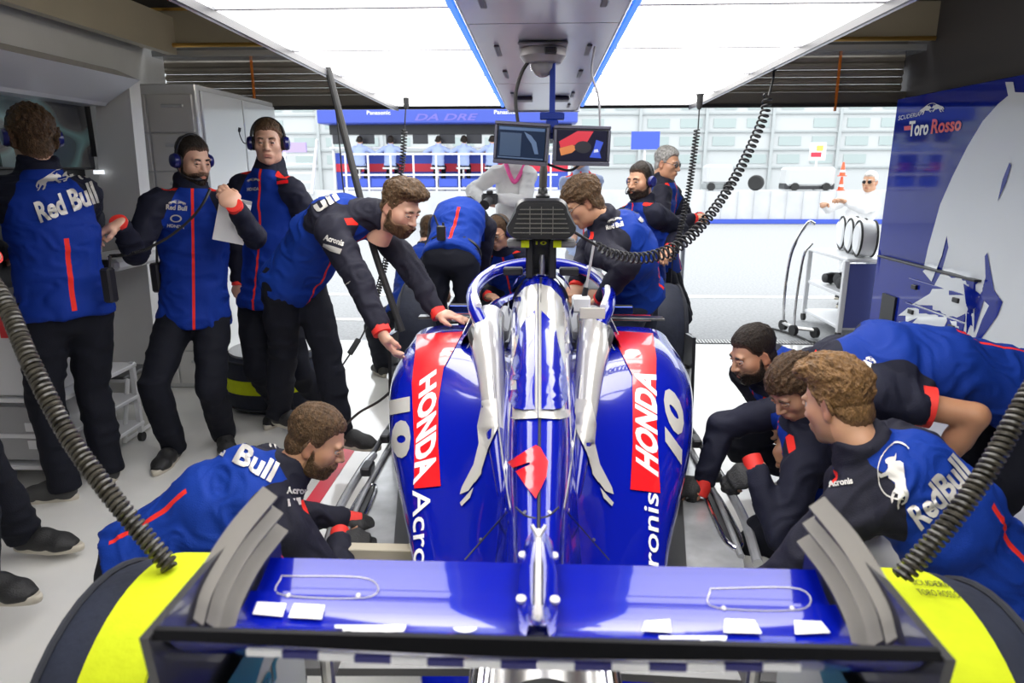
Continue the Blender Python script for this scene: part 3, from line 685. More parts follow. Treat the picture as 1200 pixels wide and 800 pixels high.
for i, (x, lab) in enumerate(((5.55, 'pale service cart parked on the pit wall, left one'), (8.35, 'long pale cart with dark underside near the traffic cones'))):
    t = thing('service_cart', lab, 'cart', (x, 22.5, 1.0)); w = (.8, 1.5)[i]
    MB().box((x, 22.5, 1.5 if i == 0 else 1.42), (w, .7, .6), None, .08).build('body', mat('cart_pale', (.55, .56, .56), .5), t)
    MB().box((x, 22.5, 1.14), (w * 1.02, .6, .2), None, .03).build('chassis', DKGREY if i else mat('grey_chassis', (.28, .3, .3), .6), t)
    for dx in (-.32, .32): MB().lathe([(.02, -.05), (.12, -.05), (.12, .05), (.02, .05)], (x + dx * w, 22.15, 1.125), (0, 1, 0), 16).build('wheel', RUBBER, t)
t = thing('spare_tyre', 'single dark tyre standing on the pit wall between the carts', 'tyre', (6.75, 22.4, 1.0))
MB().lathe([(.12, -.1), (.2, -.11), (.24, -.06), (.24, .06), (.2, .11), (.12, .1)], (6.75, 22.4, 1.24), (.6, 1, 0), 24).build('tread', RUBBER, t)
MB().lathe([(.02, -.06), (.13, -.06), (.13, .06), (.02, .06)], (6.75, 22.4, 1.24), (.6, 1, 0), 20).build('hub', STEEL, t)
ORG = mat('cone_orange', (.9, .12, .04), .5)
for i in range(2):
    x = 9.35 + i * .0; z = 1.0 + i * .44
    t = thing('traffic_cone', ('lower orange traffic cone behind the white-haired man', 'upper orange traffic cone of the pair')[i], 'cone', (x, 22.3, z))
    MB().lathe([(.14, 0), (.14, .02), (.09, .03), (.03, .42), (.001, .43)], (x, 22.3, z), (0, 0, 1), 20).build('body', ORG, t)
    MB().lathe([(.077, .12), (.08, .12), (.055, .24), (.052, .24)], (x, 22.3, z), (0, 0, 1), 20).build('band', WHITEP, t)
t = thing('advert_board', 'small orange and red advert board on the far wall', 'sign', (8.6, 22.9, 2.0)); MB().box((8.75, 22.9, 2.2), (.5, .05, .55)).build('board', WT, t); MB().box((8.7, 22.87, 2.1), (.32, .02, .14)).build('red_patch', BANR, t); MB().box((8.8, 22.87, 2.3), (.2, .02, .16)).build('orange_patch', mat('patch_orange', (.9, .5, .1), .5), t); MB().bar((8.75, 22.92, 1.0), (8.75, 22.92, 2.0), .05, .05).build('post', WT, t)
t = thing('blue_sign', 'small blue board behind the grey-haired man', 'sign', (3.2, 22.9, 1.0)); MB().box((3.3, 22.9, 2.55), (.9, .05, .55)).build('board', BANB, t); MB().bar((3.3, 22.95, 1.0), (3.3, 22.95, 2.3), .06, .06).build('post', WT, t)
t = thing('barrier_pole', 'slim grey pole with rubber foot right of the bending man', 'pole', (1.45, 6.9, 0))
q0 = at(800, 300, Y=6.9); MB().tube([(q0[0], 6.9, .03), (q0[0], 6.9, 1.12)], .022, 10).build('post', mat('pole_grey', (.42, .44, .46), .4, .5), t)
MB().lathe([(.14, 0), (.14, .02), (.04, .05), (.03, .05)], (q0[0], 6.9, .0), (0, 0, 1), 24).build('foot', RUBBER, t)
# ================================================================ the racing car
car = thing('racing_car', 'blue silver and red open wheel racing car on stands, rear wing nearest', 'car', (0, 2.6, .2))
MIRR = mat('mirror_glass', (.05, .09, .45), .05, .8)
def half_loft(name, st_, m, n=26, k=30, mirror=True, sx=1, cap=False, sharp=None):
    """st_: list of (Y, [(x, z)...]) half sections"""
    Ys = np.array([s[0] for s in st_]); S = np.array([spline(np.column_stack([np.array(s[1]), np.zeros(len(s[1]))]), k)[:, :2] for s in st_])
    A = np.concatenate([S.reshape(len(st_), -1), Ys[:, None]], 1); A = spline(A, n); secs = []
    for a in A:
        q = a[:-1].reshape(k, 2); y = a[-1]
        L = [(sx * x, y, z) for x, z in q]
        if mirror: L = [(-x, yy, z) for x, yy, z in L[::-1]] + L[1:]
        secs.append(L)
    return MB().loft(secs, cap=cap).build(name, m, car, sharp=sharp)
COVER = [(3.14, [(0, 1.195), (.05, 1.182), (.10, 1.13), (.132, 1.04), (.14, .92), (.17, .82), (.24, .72)]),
 (2.8, [(0, 1.14), (.045, 1.13), (.092, 1.085), (.122, 1.0), (.133, .88), (.155, .77), (.22, .66)]),
 (2.4, [(0, 1.06), (.042, 1.05), (.082, 1.01), (.108, .93), (.118, .80), (.145, .68), (.21, .55)]),
 (2.0, [(0, .955), (.038, .948), (.074, .915), (.098, .85), (.106, .73), (.135, .60), (.20, .46)]),
 (1.6, [(0, .84), (.030, .835), (.055, .81), (.072, .76), (.084, .66), (.12, .53), (.18, .40)]),
 (1.2, [(0, .72), (.02, .717), (.036, .70), (.05, .66), (.066, .58), (.11, .46), (.16, .34)])]
ecov = half_loft('engine_cover', COVER, BLUE, 64, 48)
POD = [(3.52, [(.28, .76), (.36, .855), (.50, .865), (.62, .845), (.685, .78), (.705, .68), (.68, .50), (.62, .29)]),
 (3.1, [(.14, .84), (.30, .86), (.46, .85), (.60, .82), (.68, .755), (.71, .66), (.68, .48), (.61, .28)]),
 (2.7, [(.11, .84), (.22, .81), (.36, .775), (.50, .735), (.598, .68), (.638, .60), (.615, .45), (.56, .27)]),
 (2.4, [(.095, .80), (.18, .745), (.29, .685), (.40, .63), (.495, .575), (.54, .51), (.53, .40), (.48, .26)]),
 (2.1, [(.08, .74), (.14, .67), (.22, .60), (.315, .54), (.395, .49), (.44, .435), (.44, .36), (.40, .25)]),
 (1.85, [(.07, .66), (.12, .595), (.19, .53), (.27, .48), (.34, .435), (.385, .385), (.385, .33), (.35, .25)]),
 (1.3, [(.04, .50), (.08, .45), (.13, .41), (.18, .38), (.22, .35), (.25, .32), (.25, .29), (.24, .25)])]
pods = [half_loft('sidepod', POD, BLUE, 56, 44, False, s) for s in (-1, 1)]
for s, pd in zip((-1, 1), pods):
    m = MB(); m.loft([[(s * x, 3.515, z) for x, z in POD[0][1]], [(s * (x * .9 + .05), 3.50, z * .75 + .14) for x, z in POD[0][1]], [(s * (x * .4 + .3), 3.2, z * .4 + .32) for x, z in POD[0][1]]]); m.build('inlet', BLACK, pd)
    q = [(s * .27, 3.50, .90), (s * .25, 3.1, .885), (s * .205, 2.75, .835), (s * .165, 2.4, .745), (s * .125, 2.08, .66), (s * .10, 1.9, .59)]
    Pq = spline(q, 40); Rq = spline([[.085, 0, 0], [.080, 0, 0], [.062, 0, 0], [.042, 0, 0], [.022, 0, 0], [.005, 0, 0]], 40)[:, 0]
    MB().tube(Pq[:26], Rq[:26], 24).build('shoulder_fairing', SILVER, car); MB().tube(Pq[25:], Rq[25:], 24).build('shoulder_tail', BLUE, car)
    # dark cooling slot and small fins on the shoulder
    q = [(s * .335, 3.28, .915), (s * .315, 3.1, .915), (s * .27, 2.88, .865)]
    MB().tube(spline(q, 20), [.006 + .020 * math.sin(math.pi * i / 19) for i in range(20)], 10).build('cooling_slot', BLACK, car)
    for i in range(3):
        a = (s * (.36 + .025 * i), 3.0 + .12 * i, .80); MB().bar(a, (s * (.30 + .03 * i), 3.28 + .1 * i, .90), .006, .06, bev=.002).build('cooling_fin', SILVER, car)
    q = [at(*p, Y=yy) for p, yy in zip([(629 + s * 52, 432), (629 + s * 42, 500), (629 + s * 33, 590)], (2.75, 2.15, 1.72))]
B_all = [bvh(ecov)] + [bvh(p) for p in pods] + [bvh(o) for o in car.children if o.name.startswith('shoulder')]
B_pods = [bvh(p) for p in pods]; B_cov = [bvh(ecov)]
def L(name, polys, m, tg, off=.002, **k):
    return lay(name, poly2d(*[[(x / 1300, 1 - y / 800) for x, y in p] for p in polys], grid=.0075), CF, tg, m, car, off=off + .002, **k)
mir = lambda poly, cx=630.5: [(2 * cx - x, y) for x, y in poly][::-1]
sil = [(630, 333), (616, 337), (604, 350), (598, 378), (594, 410), (592, 440), (592, 475), (596, 489), (606, 492), (630, 491)]
L('silver_panel', [sil], SILVER, B_cov, off=.003); L('silver_panel', [mir(sil)], SILVER, B_cov, off=.003)
shd = [(627, 366), (617, 376), (611, 388), (609, 402), (602, 430), (598, 452), (599, 470), (605, 480), (614, 482), (627, 482)]
L('blue_shield', [shd], BLUE, B_cov, off=.007); L('blue_shield', [mir(shd)], BLUE, B_cov, off=.007)
L('red_emblem', [[(597, 542), (628, 523), (633, 526), (642, 542), (640, 560), (628, 586), (618, 572), (606, 553), (622, 546), (621, 543), (603, 549)]], RED, B_cov, off=.004)
MB().tube([(0, y, np.interp(y, [1.2, 1.6, 2.0, 2.4, 2.8, 3.14], [.72, .84, .955, 1.06, 1.14, 1.195]) + .001) for y in np.linspace(1.21, 3.1, 30)], .0045, 6).build('centre_seam', DKGREY, car)
redL = [(489, 392), (543, 389), (533, 408), (520, 432), (514, 470), (514, 520), (517, 570), (486, 573), (486, 520), (483, 450)]
redR = [(715, 388), (765, 391), (769, 420), (768, 470), (770, 520), (773, 578), (738, 574), (741, 520), (741, 440), (727, 412)]
L('red_panel', [redL], RED, B_pods); L('red_panel', [redR], RED, B_pods)
for body, cs in (('HONDA', [(492, 447), (485, 569), (512, 551), (512, 433)]), ('HONDA', [(771, 560), (769, 440), (743, 428), (744, 541)])):
    laytext(body, cs, B_pods, WHITEP, car, bold=.045, off=.005)
for body, cs in (('Acronis', [(484, 575), (487, 716), (503, 712), (505, 572)]), ('Acronis', [(771, 716), (771, 580), (753, 575), (754, 712)])):
    laytext(body, cs, B_pods, WHITEP, car, bold=.01, off=.004)
laytext('10', [(456, 470), (462, 545), (482, 530), (481, 452)], B_pods, SILVPR, car, bold=.06, off=.004, shear=.2)
laytext('10', [(798, 545), (802, 468), (777, 452), (779, 530)], B_pods, SILVPR, car, bold=.06, off=.004, shear=.2)
hoofL = [[(582, 468), (566, 470), (560, 500), (562, 520), (556, 545), (542, 572), (540, 580), (550, 576), (564, 556), (572, 530), (584, 500)], [(564, 545), (558, 560), (554, 566), (558, 566), (565, 556), (566, 548)], [(556, 572), (540, 590), (542, 594), (552, 584)]]
for pl in hoofL: L('silver_mark', [pl], SILVPR, B_all, off=.004); L('silver_mark', [mir(pl, 629)], SILVPR, B_all, off=.004)
def seam(pts, m=DKGREY, r=.003, nm='panel_seam', tg=None):
    W = []
    for p in np.array(spline([(*p, 0) for p in pts], 40))[:, :2]:
        d = Vector(nrm(ray(*p))); hs = [h for h in (t.ray_cast(Vector(CPOS), d) for t in (tg or B_all)) if h[0] is not None]
        if hs: h = min(hs, key=lambda h: h[3]); W.append(np.array(h[0]) + np.array(h[1]) * .001)
    if len(W) > 3: MB().tube(W, r, 6).build(nm, m, car)
for s in (0, 1):
    f = (lambda q: q) if s == 0 else (lambda q: mir(q, 629.5))
    seam(f([(578, 440), (584, 500), (592, 560), (598, 596)]), STEEL, .004); seam(f([(594, 600), (568, 630), (545, 656)])); seam(f([(604, 594), (616, 604), (628, 607)]))
    for p in f([(592, 598), (563, 632), (615, 600)]):
        h = min((h for h in (t.ray_cast(Vector(CPOS), Vector(nrm(ray(*p)))) for t in B_all) if h[0] is not None), key=lambda h: h[3])
        MB().lathe([(.006, -.001), (.006, .002), (.003, .003)], h[0], h[1], 10).build('fastener', STEEL, car)
# ---- cockpit, halo, mirrors, nose
TUB = [(3.1, [(.23, .90), (.31, .93), (.37, .88), (.39, .72), (.37, .45), (.30, .27)]), (3.6, [(.23, .90), (.30, .925), (.36, .88), (.38, .72), (.36, .45), (.30, .27)]), (4.2, [(.22, .86), (.27, .88), (.32, .84), (.33, .70), (.31, .45), (.26, .28)]), (4.6, [(.0, .88), (.14, .87), (.24, .82), (.27, .70), (.25, .48), (.2, .32)]), (5.2, [(0, .80), (.11, .79), (.18, .74), (.20, .66), (.18, .5), (.12, .40)]), (6.0, [(0, .60), (.06, .595), (.10, .57), (.11, .53), (.09, .48), (.05, .45)])]
for s in (-1, 1): half_loft('cockpit_side', TUB, BLUE, 36, 20, False, s)
m = MB(); m.box((0, 3.62, .55), (.46, 1.2, .1)); m.build('seat_floor', BLACK, car)
for s in (-1, 1): MB().box((s * .20, 3.55, .87), (.08, .55, .10), None, .03).build('headrest', mat('headrest_grey', (.30, .31, .33), .5), car)
MB().tube(spline([(-.27, 3.18, .93), (-.34, 3.4, 1.0), (-.36, 3.7, 1.04), (-.29, 4.05, 1.075), (-.14, 4.28, 1.09), (0, 4.34, 1.09), (.14, 4.28, 1.09), (.29, 4.05, 1.075), (.36, 3.7, 1.04), (.34, 3.4, 1.0), (.27, 3.18, .93)], 70), .036, 16).build('halo', BLUE, car)
MB().tube(spline([(0, 4.34, 1.08), (0, 4.42, 1.0), (0, 4.55, .88)], 12), .03, 10).build('halo_pillar', BLUE, car)
for s in (-1, 1):
    MB().tube(spline([(s * .305, 3.30, 1.015), (s * .352, 3.55, 1.05), (s * .345, 3.8, 1.075), (s * .28, 4.07, 1.10)], 24), .016, 8).build('halo_stripe', WHITEP, car)
    MB().box((s * .47, 3.88, .885), (.13, .05, .055), None, .012).build('mirror_shell', BLACK, car)
    MB().box((s * .47, 3.852, .886), (.112, .006, .042), None, .003).build('mirror_glass', MIRR, car)
    MB().bar((s * .42, 3.9, .88), (s * .34, 3.92, .86), .02, .012).build('mirror_stalk', BLUE, car)
    # sidepod top winglet and turning vane
    MB().bar((s * .36, 3.60, .90), (s * .66, 3.60, .895), .07, .012, bev=.004).build('winglet', CARBON, car)
    MB().bar((s * .38, 3.655, .885), (s * .60, 3.655, .885), .03, .03, bev=.004).build('red_blade', RED, car)
    m = MB(); m.prism([(s * .79, 3.48, .82), (s * .79, 3.66, .80), (s * .80, 3.72, .30), (s * .80, 3.46, .28)], (s * .018, 0, 0)); m.build('turning_vane', CARBON, car)
    MB().bar((s * .70, 3.55, .66), (s * .80, 3.55, .64), .03, .012).build('vane_stay', CARBON, car)
# airbox hoop, camera pod
m = MB(); m.loft([[(.155 * math.sin(a), 3.13 + dy, 1.05 + .165 * math.cos(a)) for a in np.linspace(-1.9, 1.9, 30)] for dy, r in ((0, 1), (.05, 1), (.12, 1))]); m.build('airbox_hoop', BLUE, car)
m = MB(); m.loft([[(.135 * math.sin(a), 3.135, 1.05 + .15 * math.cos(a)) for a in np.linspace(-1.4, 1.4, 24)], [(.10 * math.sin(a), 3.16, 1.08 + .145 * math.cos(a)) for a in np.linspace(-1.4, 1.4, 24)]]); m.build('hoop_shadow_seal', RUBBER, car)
for s in (-1, 1):
    m = MB(); m.box((s * .052, 3.15, 1.27), (.035, .07, .18), None, .006); m.build('airbox_pillar', BLACK, car)
    m = MB(); m.box((s * .105, 3.12, 1.345), (.10, .08, .036), None, .008); m.build('camera_pod', mat('pod_grey', (.16, .16, .16), .35), car)
    m = MB(); m.box((s * .072, 3.072, 1.345), (.036, .006, .032)); m.build('camera_pod_yellow', YELLOW, car)
    m = MB(); m.box((s * .13, 3.16, 1.21), (.09, .06, .035), None, .006); m.build('sensor_box', BLACK, car)
m = MB(); m.box((0, 3.2, 1.3), (.09, .04, .2)); m.build('airbox_inlet', BLACK, car)
m = MB(); m.box((0, 3.112, 1.345), (.066, .006, .022)); m.build('display_frame', BLACK, car); flat('lettering', text2d('10', .02), (-.025, 3.105, 1.338), (.05, 0, 0), (0, 0, .016), YELLOW, car)
m = MB(); m.lathe([(.012, 0), (.014, .06), (.010, .09)], (.005, 3.12, 1.20), (0, 0, 1), 10); m.build('pitot', STEEL, car)
m = MB(); m.box((.235, 3.05, 1.035), (.115, .012, .05), None, .002); m.build('tag_plate', mat('beige_plate', (.55, .52, .45), .4), car)
m = MB(); m.box((.20, 3.35, 1.02), (.09, .08, .08), None, .01); m.build('cockpit_box', WHITE, car)
MB().tube([(.215, 3.35, 1.05), (.225, 3.36, 1.10)], .014, 8).build('antenna_base', BLACK, car); MB().tube([(.225, 3.36, 1.10), (.26, 3.37, 1.33)], .007, 8).build('antenna', mat('antenna_grey', (.55, .55, .55), .4), car)
# ---- floor
FL = [(.28, 1.95), (.62, 1.98), (.74, 2.2), (.80, 2.5), (.80, 3.3), (.79, 3.9), (.5, 4.0), (.28, 4.0)]
for s in (-1, 1):
    m = MB(); m.prism([(s * x, y, .265) for x, y in FL], (0, 0, -.02)); fl = m.build('car_floor', CARBONF, car, smooth=False)
    MB().tube(spline([(s * .80, 2.25, .275), (s * .845, 2.6, .275), (s * .845, 3.0, .28), (s * .83, 3.15, .28)], 26), .02, 10).build('floor_edge', CARBONF, fl)
    MB().tube(spline([(s * .835, 3.12, .285), (s * .83, 3.5, .29), (s * .81, 3.85, .29)], 20), .014, 8).build('floor_edge', DKGREY, fl)
    MB().tube(spline([(s * .755, 2.3, .272), (s * .775, 2.7, .277), (s * .775, 3.05, .278), (s * .77, 3.8, .278)], 26), .012, 8).build('floor_strake', CARBONF, fl)
    sl = [(s * .745, 2.36), (s * .765, 2.36), (s * .79, 2.45), (s * .79, 2.78), (s * .765, 2.83), (s * .735, 2.78), (s * .725, 2.45)]
    m = MB(); m.prism([(x, y, .267) for x, y in sl], (0, 0, .003)); m.build('floor_slot', BLACK, fl, smooth=False)
    MB().tube(spline([(x, y, .272) for x, y in sl + sl[:1]], 40)[:-1], .009, 8, closed=True).build('slot_rim', CHROME, fl)
    for y in (2.95, 3.35): MB().box((s * .81, y, .30), (.05, .10, .045), None, .008).build('floor_bracket', DKGREY, fl)
    m = MB(); m.loft([[(s * x, y, z) for x, z in ((.30, .30), (.42 + (y - 2) * .16, .268), (.5 + (y - 2) * .17, .267))] for y in np.linspace(1.95, 3.6, 12)]); m.build('floor_fillet', CARBON, fl)
MB().box((-.585, 2.22, .30), (.26, .05, .06), None, .003).build('edge_block', mat('beige_block', (.45, .40, .30), .5), car)
fb = thing('cooling_fan', 'black ducted cooling fan box plugged onto the airbox of the racing car', 'fan', (0, 3.05, 1.365))
def rr(w0, w1, h, y, r=.05, n=6, z0=1.372):
    P = []
    for cx, cz, a0 in ((w0 - r, z0 + r, -90), (w1 - r, z0 + h - r, 0), (-w1 + r, z0 + h - r, 90), (-w0 + r, z0 + r, 180)): P += [(cx + r * math.cos(math.radians(a0 + 90 * i / n)), y, cz + r * math.sin(math.radians(a0 + 90 * i / n))) for i in range(n + 1)]
    return P
m = MB(); m.loft([rr(.150, .112, .165, 3.02, .05), rr(.155, .118, .175, 3.05, .05), rr(.150, .115, .17, 3.18, .05)], closed=True, cap=True); m.build('casing', BLACK, fb)
m = MB(); m.loft([rr(.140, .102, .145, 3.012, .04, z0=1.382), rr(.140, .102, .145, 3.022, .04, z0=1.382)], closed=True, cap=True); m.build('grille_plate', mat('grille_black', (.006, .006, .007), .6), fb)
GRB = mat('grille_grey', (.10, .095, .085), .5)
for i in range(6): MB().box((0, 3.008, 1.40 + i * .02), (.25 - i * .012, .006, .004)).build('grille_bar', GRB, fb)
for i in range(-1, 2): MB().box((i * .05, 3.006, 1.452), (.004, .006, .12)).build('grille_bar', GRB, fb)
MB().lathe([(.03, 0), (.032, .02), (.022, .03), (.02, .05), (.012, .06)], (.005, 3.10, 1.535), (0, 0, 1), 16).build('socket', BLACK, fb)
MB().lathe([(.012, 0), (.018, .01), (.018, .08), (.014, .10), (.012, .11)], (.005, 3.10, 1.585), (.03, 0, 1), 14).build('plug', mat('plug_grey', (.12, .11, .10), .5), fb)
# ---- rear wing
def wing(name, prof, m, n=24, X=.47, bow=.0):
    secs = []
    for x in np.linspace(-X, X, n):
        k = bow * (1 - (x / X) ** 2); secs.append([(x, y, z - k) for y, z in prof])
    return MB().loft(secs, closed=True).build(name, m, car, sharp=50)
mp = spline([(p[0], p[1], 0) for p in [(1.050, 1.010), (1.03, 1.001), (.99, .990), (.945, .984)]], 14)[:, :2]
main = wing('main_plane', [tuple(p) for p in mp] + [(y + .003, z - .02 * math.sin(math.pi * (i + .5) / 14)) for i, (y, z) in list(enumerate(mp))[::-1]], BLUE)
fp = spline([(p[0], p[1], 0) for p in [(.965, 1.002), (.92, .996), (.86, 1.008), (.80, 1.035), (.75, 1.078), (.722, 1.112)]], 18)[:, :2]
flap = wing('flap', [tuple(p) for p in fp] + [(y - .004, z - .016 * math.sin(math.pi * (i + .5) / 18) - .002) for i, (y, z) in list(enumerate(fp))[::-1]], BLUE)
gsec = [[(x, .720, 1.118), (x, .712, 1.118), (x, .706, 1.103 - .005 * math.cos(x * 6)), (x, .716, 1.101)] for x in np.linspace(-.475, .475, 30)]
MB().loft(gsec, closed=True).build('gurney', mat('wing_black', (.004, .004, .005), .5, spec=.15), car, sharp=40)
CHK = [WHITEP, mat('check_blue', (.03, .03, .16), .4)]
for i in range(15):
    x0 = -.36 + i * .045; MB().box((x0 + .0225, .712, 1.091 - .008 * math.cos((x0 + .05) * 5)), (.0445, .006, .009), None).build('check_square', CHK[i % 2], car)
Bw = [bvh(flap), bvh(main)]
for q in ([(296, 722), (302, 707), (336, 709), (331, 725)], [(338, 726), (345, 709), (381, 711), (377, 728)], [(848, 744), (849, 727), (884, 729), (893, 745)], [(932, 746), (930, 729), (962, 730), (973, 744)]):
    L('white_mark', [q], WHITEP, Bw, off=.002)
L('white_mark', [ell(434, 735, 42, 20, 16, 0, 180)], WHITEP, Bw, off=.002); L('white_mark', [ell(812, 748, 40, 20, 16, 0, 180)], WHITEP, Bw, off=.002); L('white_mark', [ell(545, 738, 14, 6, 10, 0, 180)], WHITEP, Bw, off=.002)
L('white_mark', [[(752, 742), (756, 730), (785, 728), (786, 744)]], WHITEP, Bw, off=.002)
for s in (-1, 1):
    p = [(330, 675), (430, 678), (432, 700), (330, 697)] if s < 0 else [(832, 690), (935, 690), (940, 714), (838, 712)]
    W = []
    for a in np.array(spline([(*k, 0) for k in p + p[:1]], 24))[:-1, :2]:
        h = [x for x in (t.ray_cast(Vector(CPOS), Vector(nrm(ray(*a)))) for t in Bw) if x[0] is not None]
        if h: W.append(np.array(min(h, key=lambda x: x[3])[0]) + np.array((0, 0, .001)))
    MB().tube(W, .0012, 4, closed=True).build('tape_outline', SILVPR, car)
    for k in range(2):
        h = [x for x in (t.ray_cast(Vector(CPOS), Vector(nrm(ray(*((338 + 82 * k, 698) if s < 0 else (848 + 80 * k, 713)))))) for t in Bw) if x[0] is not None]
        MB().lathe([(.004, -.001), (.004, .002), (.002, .003)], h[0][0], (0, -.3, 1), 10).build('fastener', SILVPR, car)
    ep_ = [(s * .475, 1.08, 1.115), (s * .475, 1.11, 1.0), (s * .475, 1.12, .62), (s * .475, .80, .55), (s * .475, .73, .85), (s * .475, .70, 1.115)]
    m = MB(); m.prism(ep_, (s * .012, 0, 0)); epo = m.build('endplate', CARBON, car, smooth=False)
    LV = mat('louvre_grey', (.115, .105, .088), .35, .3) if s < 0 else bpy.data.materials['louvre_grey']
    for i, (yz) in enumerate(([(1.085, 1.125), (.95, 1.125), (.84, 1.105), (.80, 1.075)], [(1.095, 1.088), (.96, 1.092), (.87, 1.075), (.83, 1.045)], [(1.10, 1.050), (.98, 1.055), (.90, 1.040), (.86, 1.01)])):
        P = spline([(*p, 0) for p in yz], 14); secs = []
        for y, z, _ in P: secs.append([(s * (.462 - .004 * i), y, z - .016), (s * (.486 - .002 * i), y, z + .004), (s * (.488 - .002 * i), y, z - .001), (s * (.464 - .004 * i), y, z - .021)])
        MB().loft(secs, closed=True, cap=True).build('louvre', LV, epo, sharp=30)
# swan neck pylon and flap actuator
pyl = MB(); pyl.loft([[(-.030 * w, y, z), (-.012, y, z + .018), (.012, y, z + .018), (.030 * w, y, z)] for y, z, w in [(1.30, .80, .4), (1.20, .93, .5), (1.08, 1.035, .8), (1.0, 1.02, 1.05), (.93, 1.01, 1.05), (.86, 1.02, .9), (.80, 1.05, .6), (.74, 1.10, .5)]]); pyl = pyl.build('pylon', BLUE, car, sharp=60)
MB().tube(spline([(0, 1.07, 1.062), (0, .99, 1.045), (0, .90, 1.045), (0, .82, 1.07), (0, .75, 1.122)], 20), [.005] * 4 + [.0055] * 8 + [.008] * 4 + [.004] * 4, 8).build('actuator_rod', SILVPR, pyl)
m = MB(); m.box((0, .98, 1.036), (.016, .16, .012), None, .003); m.build('slot_dark', BLACK, pyl)
for s in (-1, 1):
    MB().bar((0, 1.05, 1.06), (s * .012, 1.075, 1.068), .005, .006).build('fork_arm', SILVPR, pyl)
    for y in (1.045, .93): MB().lathe([(.008, -.002), (.008, .003), (.004, .004)], (s * .026, y, 1.028 if y > 1 else 1.022), (0, -.2, 1), 12).build('bolt', SILVPR, pyl)
# gearbox end, exhaust, heat shields, endplate print
MB().lathe([(.075, .1), (.095, .09), (.10, -.2), (.095, -.22), (.085, -.22), (.08, -.1)], (.015, 1.12, .70), (0, -1, 0), 32, closed=True).build('exhaust', STEEL, car)
for s in (-1, 1):
    MB().lathe([(.022, .1), (.03, .09), (.03, -.2), (.02, -.2)], (.015 + s * .118, 1.12, .715), (0, -1, 0), 16).build('wastegate_pipe', CHROME, car)
    MB().box((.015 + s * .152, 1.02, .725), (.018, .06, .07), None, .004).build('amber_insert', mat('amber', (.85, .35, .04), .4), car)
    MB().lathe([(.01, -.03), (.03, -.03), (.03, .03), (.01, .03)], (.015 + s * .185, 1.04, .70), (0, -1, 0), 14).build('hose_end', BLACK, car)
    m = MB(); m.loft([[(s * x, y, z) for x, z in ((.17, .73), (.24, .755), (.34, .755), (.42, .73), (.44, .60))] for y in (1.3, 1.22)]); hs = m.build('heat_shield', mat('mesh_metal', (.38, .36, .32), .35, .8, bump=.8, bscale=180), car)
    MB().tube([(s * .44, 1.2, .77), (s * .43, 1.18, .55)], .014, 10).build('shield_post', STEEL, car)
TURQ = mat('turquoise_print', (.01, .16, .24), .4)
flat('white_panel', poly2d([(0, 0), (1, 0), (1, .75), (.75, 1), (.2, .7), (0, .45)]), (-.462, .80, .62), (0, .34, 0), (0, 0, .30), mat('pale_print', (.5, .52, .50), .4), car)
flat('turquoise_panel', poly2d([(.1, .62), (.85, 1), (.1, 1)]), (-.460, .80, .62), (0, .34, 0), (0, 0, .31), TURQ, car)
flat('lettering', text2d('ter', .02), (-.459, .90, .80), (0, .13, 0), (0, 0, .05), TURQ, car)
flat('dot', poly2d(ell(.5, .5, .5, .5)), (-.459, .85, .79), (0, .04, 0), (0, 0, .045), TURQ, car)
flat('white_panel', poly2d([(0, 0), (1, 0), (1, .75), (.75, 1), (.2, .7), (0, .45)]), (.462, .80, .62), (0, .34, 0), (0, 0, .30), bpy.data.materials['pale_print'], car)
flat('turquoise_panel', poly2d([(.1, .62), (.85, 1), (.1, 1)]), (.460, .80, .62), (0, .34, 0), (0, 0, .31), TURQ, car)
# ---- wheels in blankets
for s in (-1, 1):
    bd = (-.066, .070)
    b, _ = covered_wheel('', '', (s * .82, 1.30, .445), (1, 0, 0), band=bd, parent=car, part=True)
    if s > 0:
        laytext('SCUDERIA', [(1070, 686), (1118, 690), (1113, 683), (1066, 680)], [bvh(b)], BLACK, b.parent, bold=0., grid=.3); laytext('TORO ROSSO', [(1078, 698), (1126, 702), (1121, 694), (1073, 691)], [bvh(b)], BLACK, b.parent, bold=0., grid=.3)
    covered_wheel('', '', (s * .87, 4.90, .535), (1, 0, 0), R=.335, W=.31, band=None, parent=car, part=True)
    for y in (4.85, 5.05): MB().bar((s * .22, y, .62), (s * .68, 4.95, .56), .05, .014).build('wishbone', CARBON, car)
    MB().bar((s * .1, 1.32, .58), (s * .62, 1.30, .58), .05, .02).build('wishbone', CARBON, car)
for y in (1.75, 3.9):
    t = thing('car_stand', ('low black stand carrying the rear of the racing car', 'low black stand carrying the front of the racing car')[y > 3], 'stand', (0, y, 0))
    MB().box((0, y, .02), (.5, .35, .04), None, .01).build('base', BLACK, t); MB().bar((0, y, .04), (0, y, .24), .12, .12).build('post', BLACK, t)
# ================================================================ people
def skinmat(name, tone, hair):
    m = mat(name, tone, .45, bump=.08, bscale=400); n = NT(m); a = n.attr('lip'); b = n.attr('stub')
    c = n.mix(n.math('MULTIPLY', a.outputs['Fac'], .8), tone, (tone[0] * .72, tone[1] * .36, tone[2] * .36)); c = n.mix(n.math('MULTIPLY', b.outputs['Fac'], .55), c, hair)
    n.t.links.new(c, n.b.inputs['Base Color']); n.b.inputs['Subsurface Weight'].default_value = .08; n.b.inputs['Subsurface Radius'].default_value = (.02, .008, .004); return m
def hairmat(name, c):
    m = mat(name, c, .5, noise=.5, nscale=110, bump=.9, bscale=230, stretch=(1, .3, .55)); n = NT(m); l = n.b.inputs['Base Color'].links[0].from_socket; f = n.attr('fade').outputs['Fac']
    n.t.links.new(n.mix(f, tuple(.55 * a + .45 * b for a, b in zip(c, (.34, .18, .11))), l), n.b.inputs['Base Color']); n.b.inputs['Specular IOR Level'].default_value = .25; return m
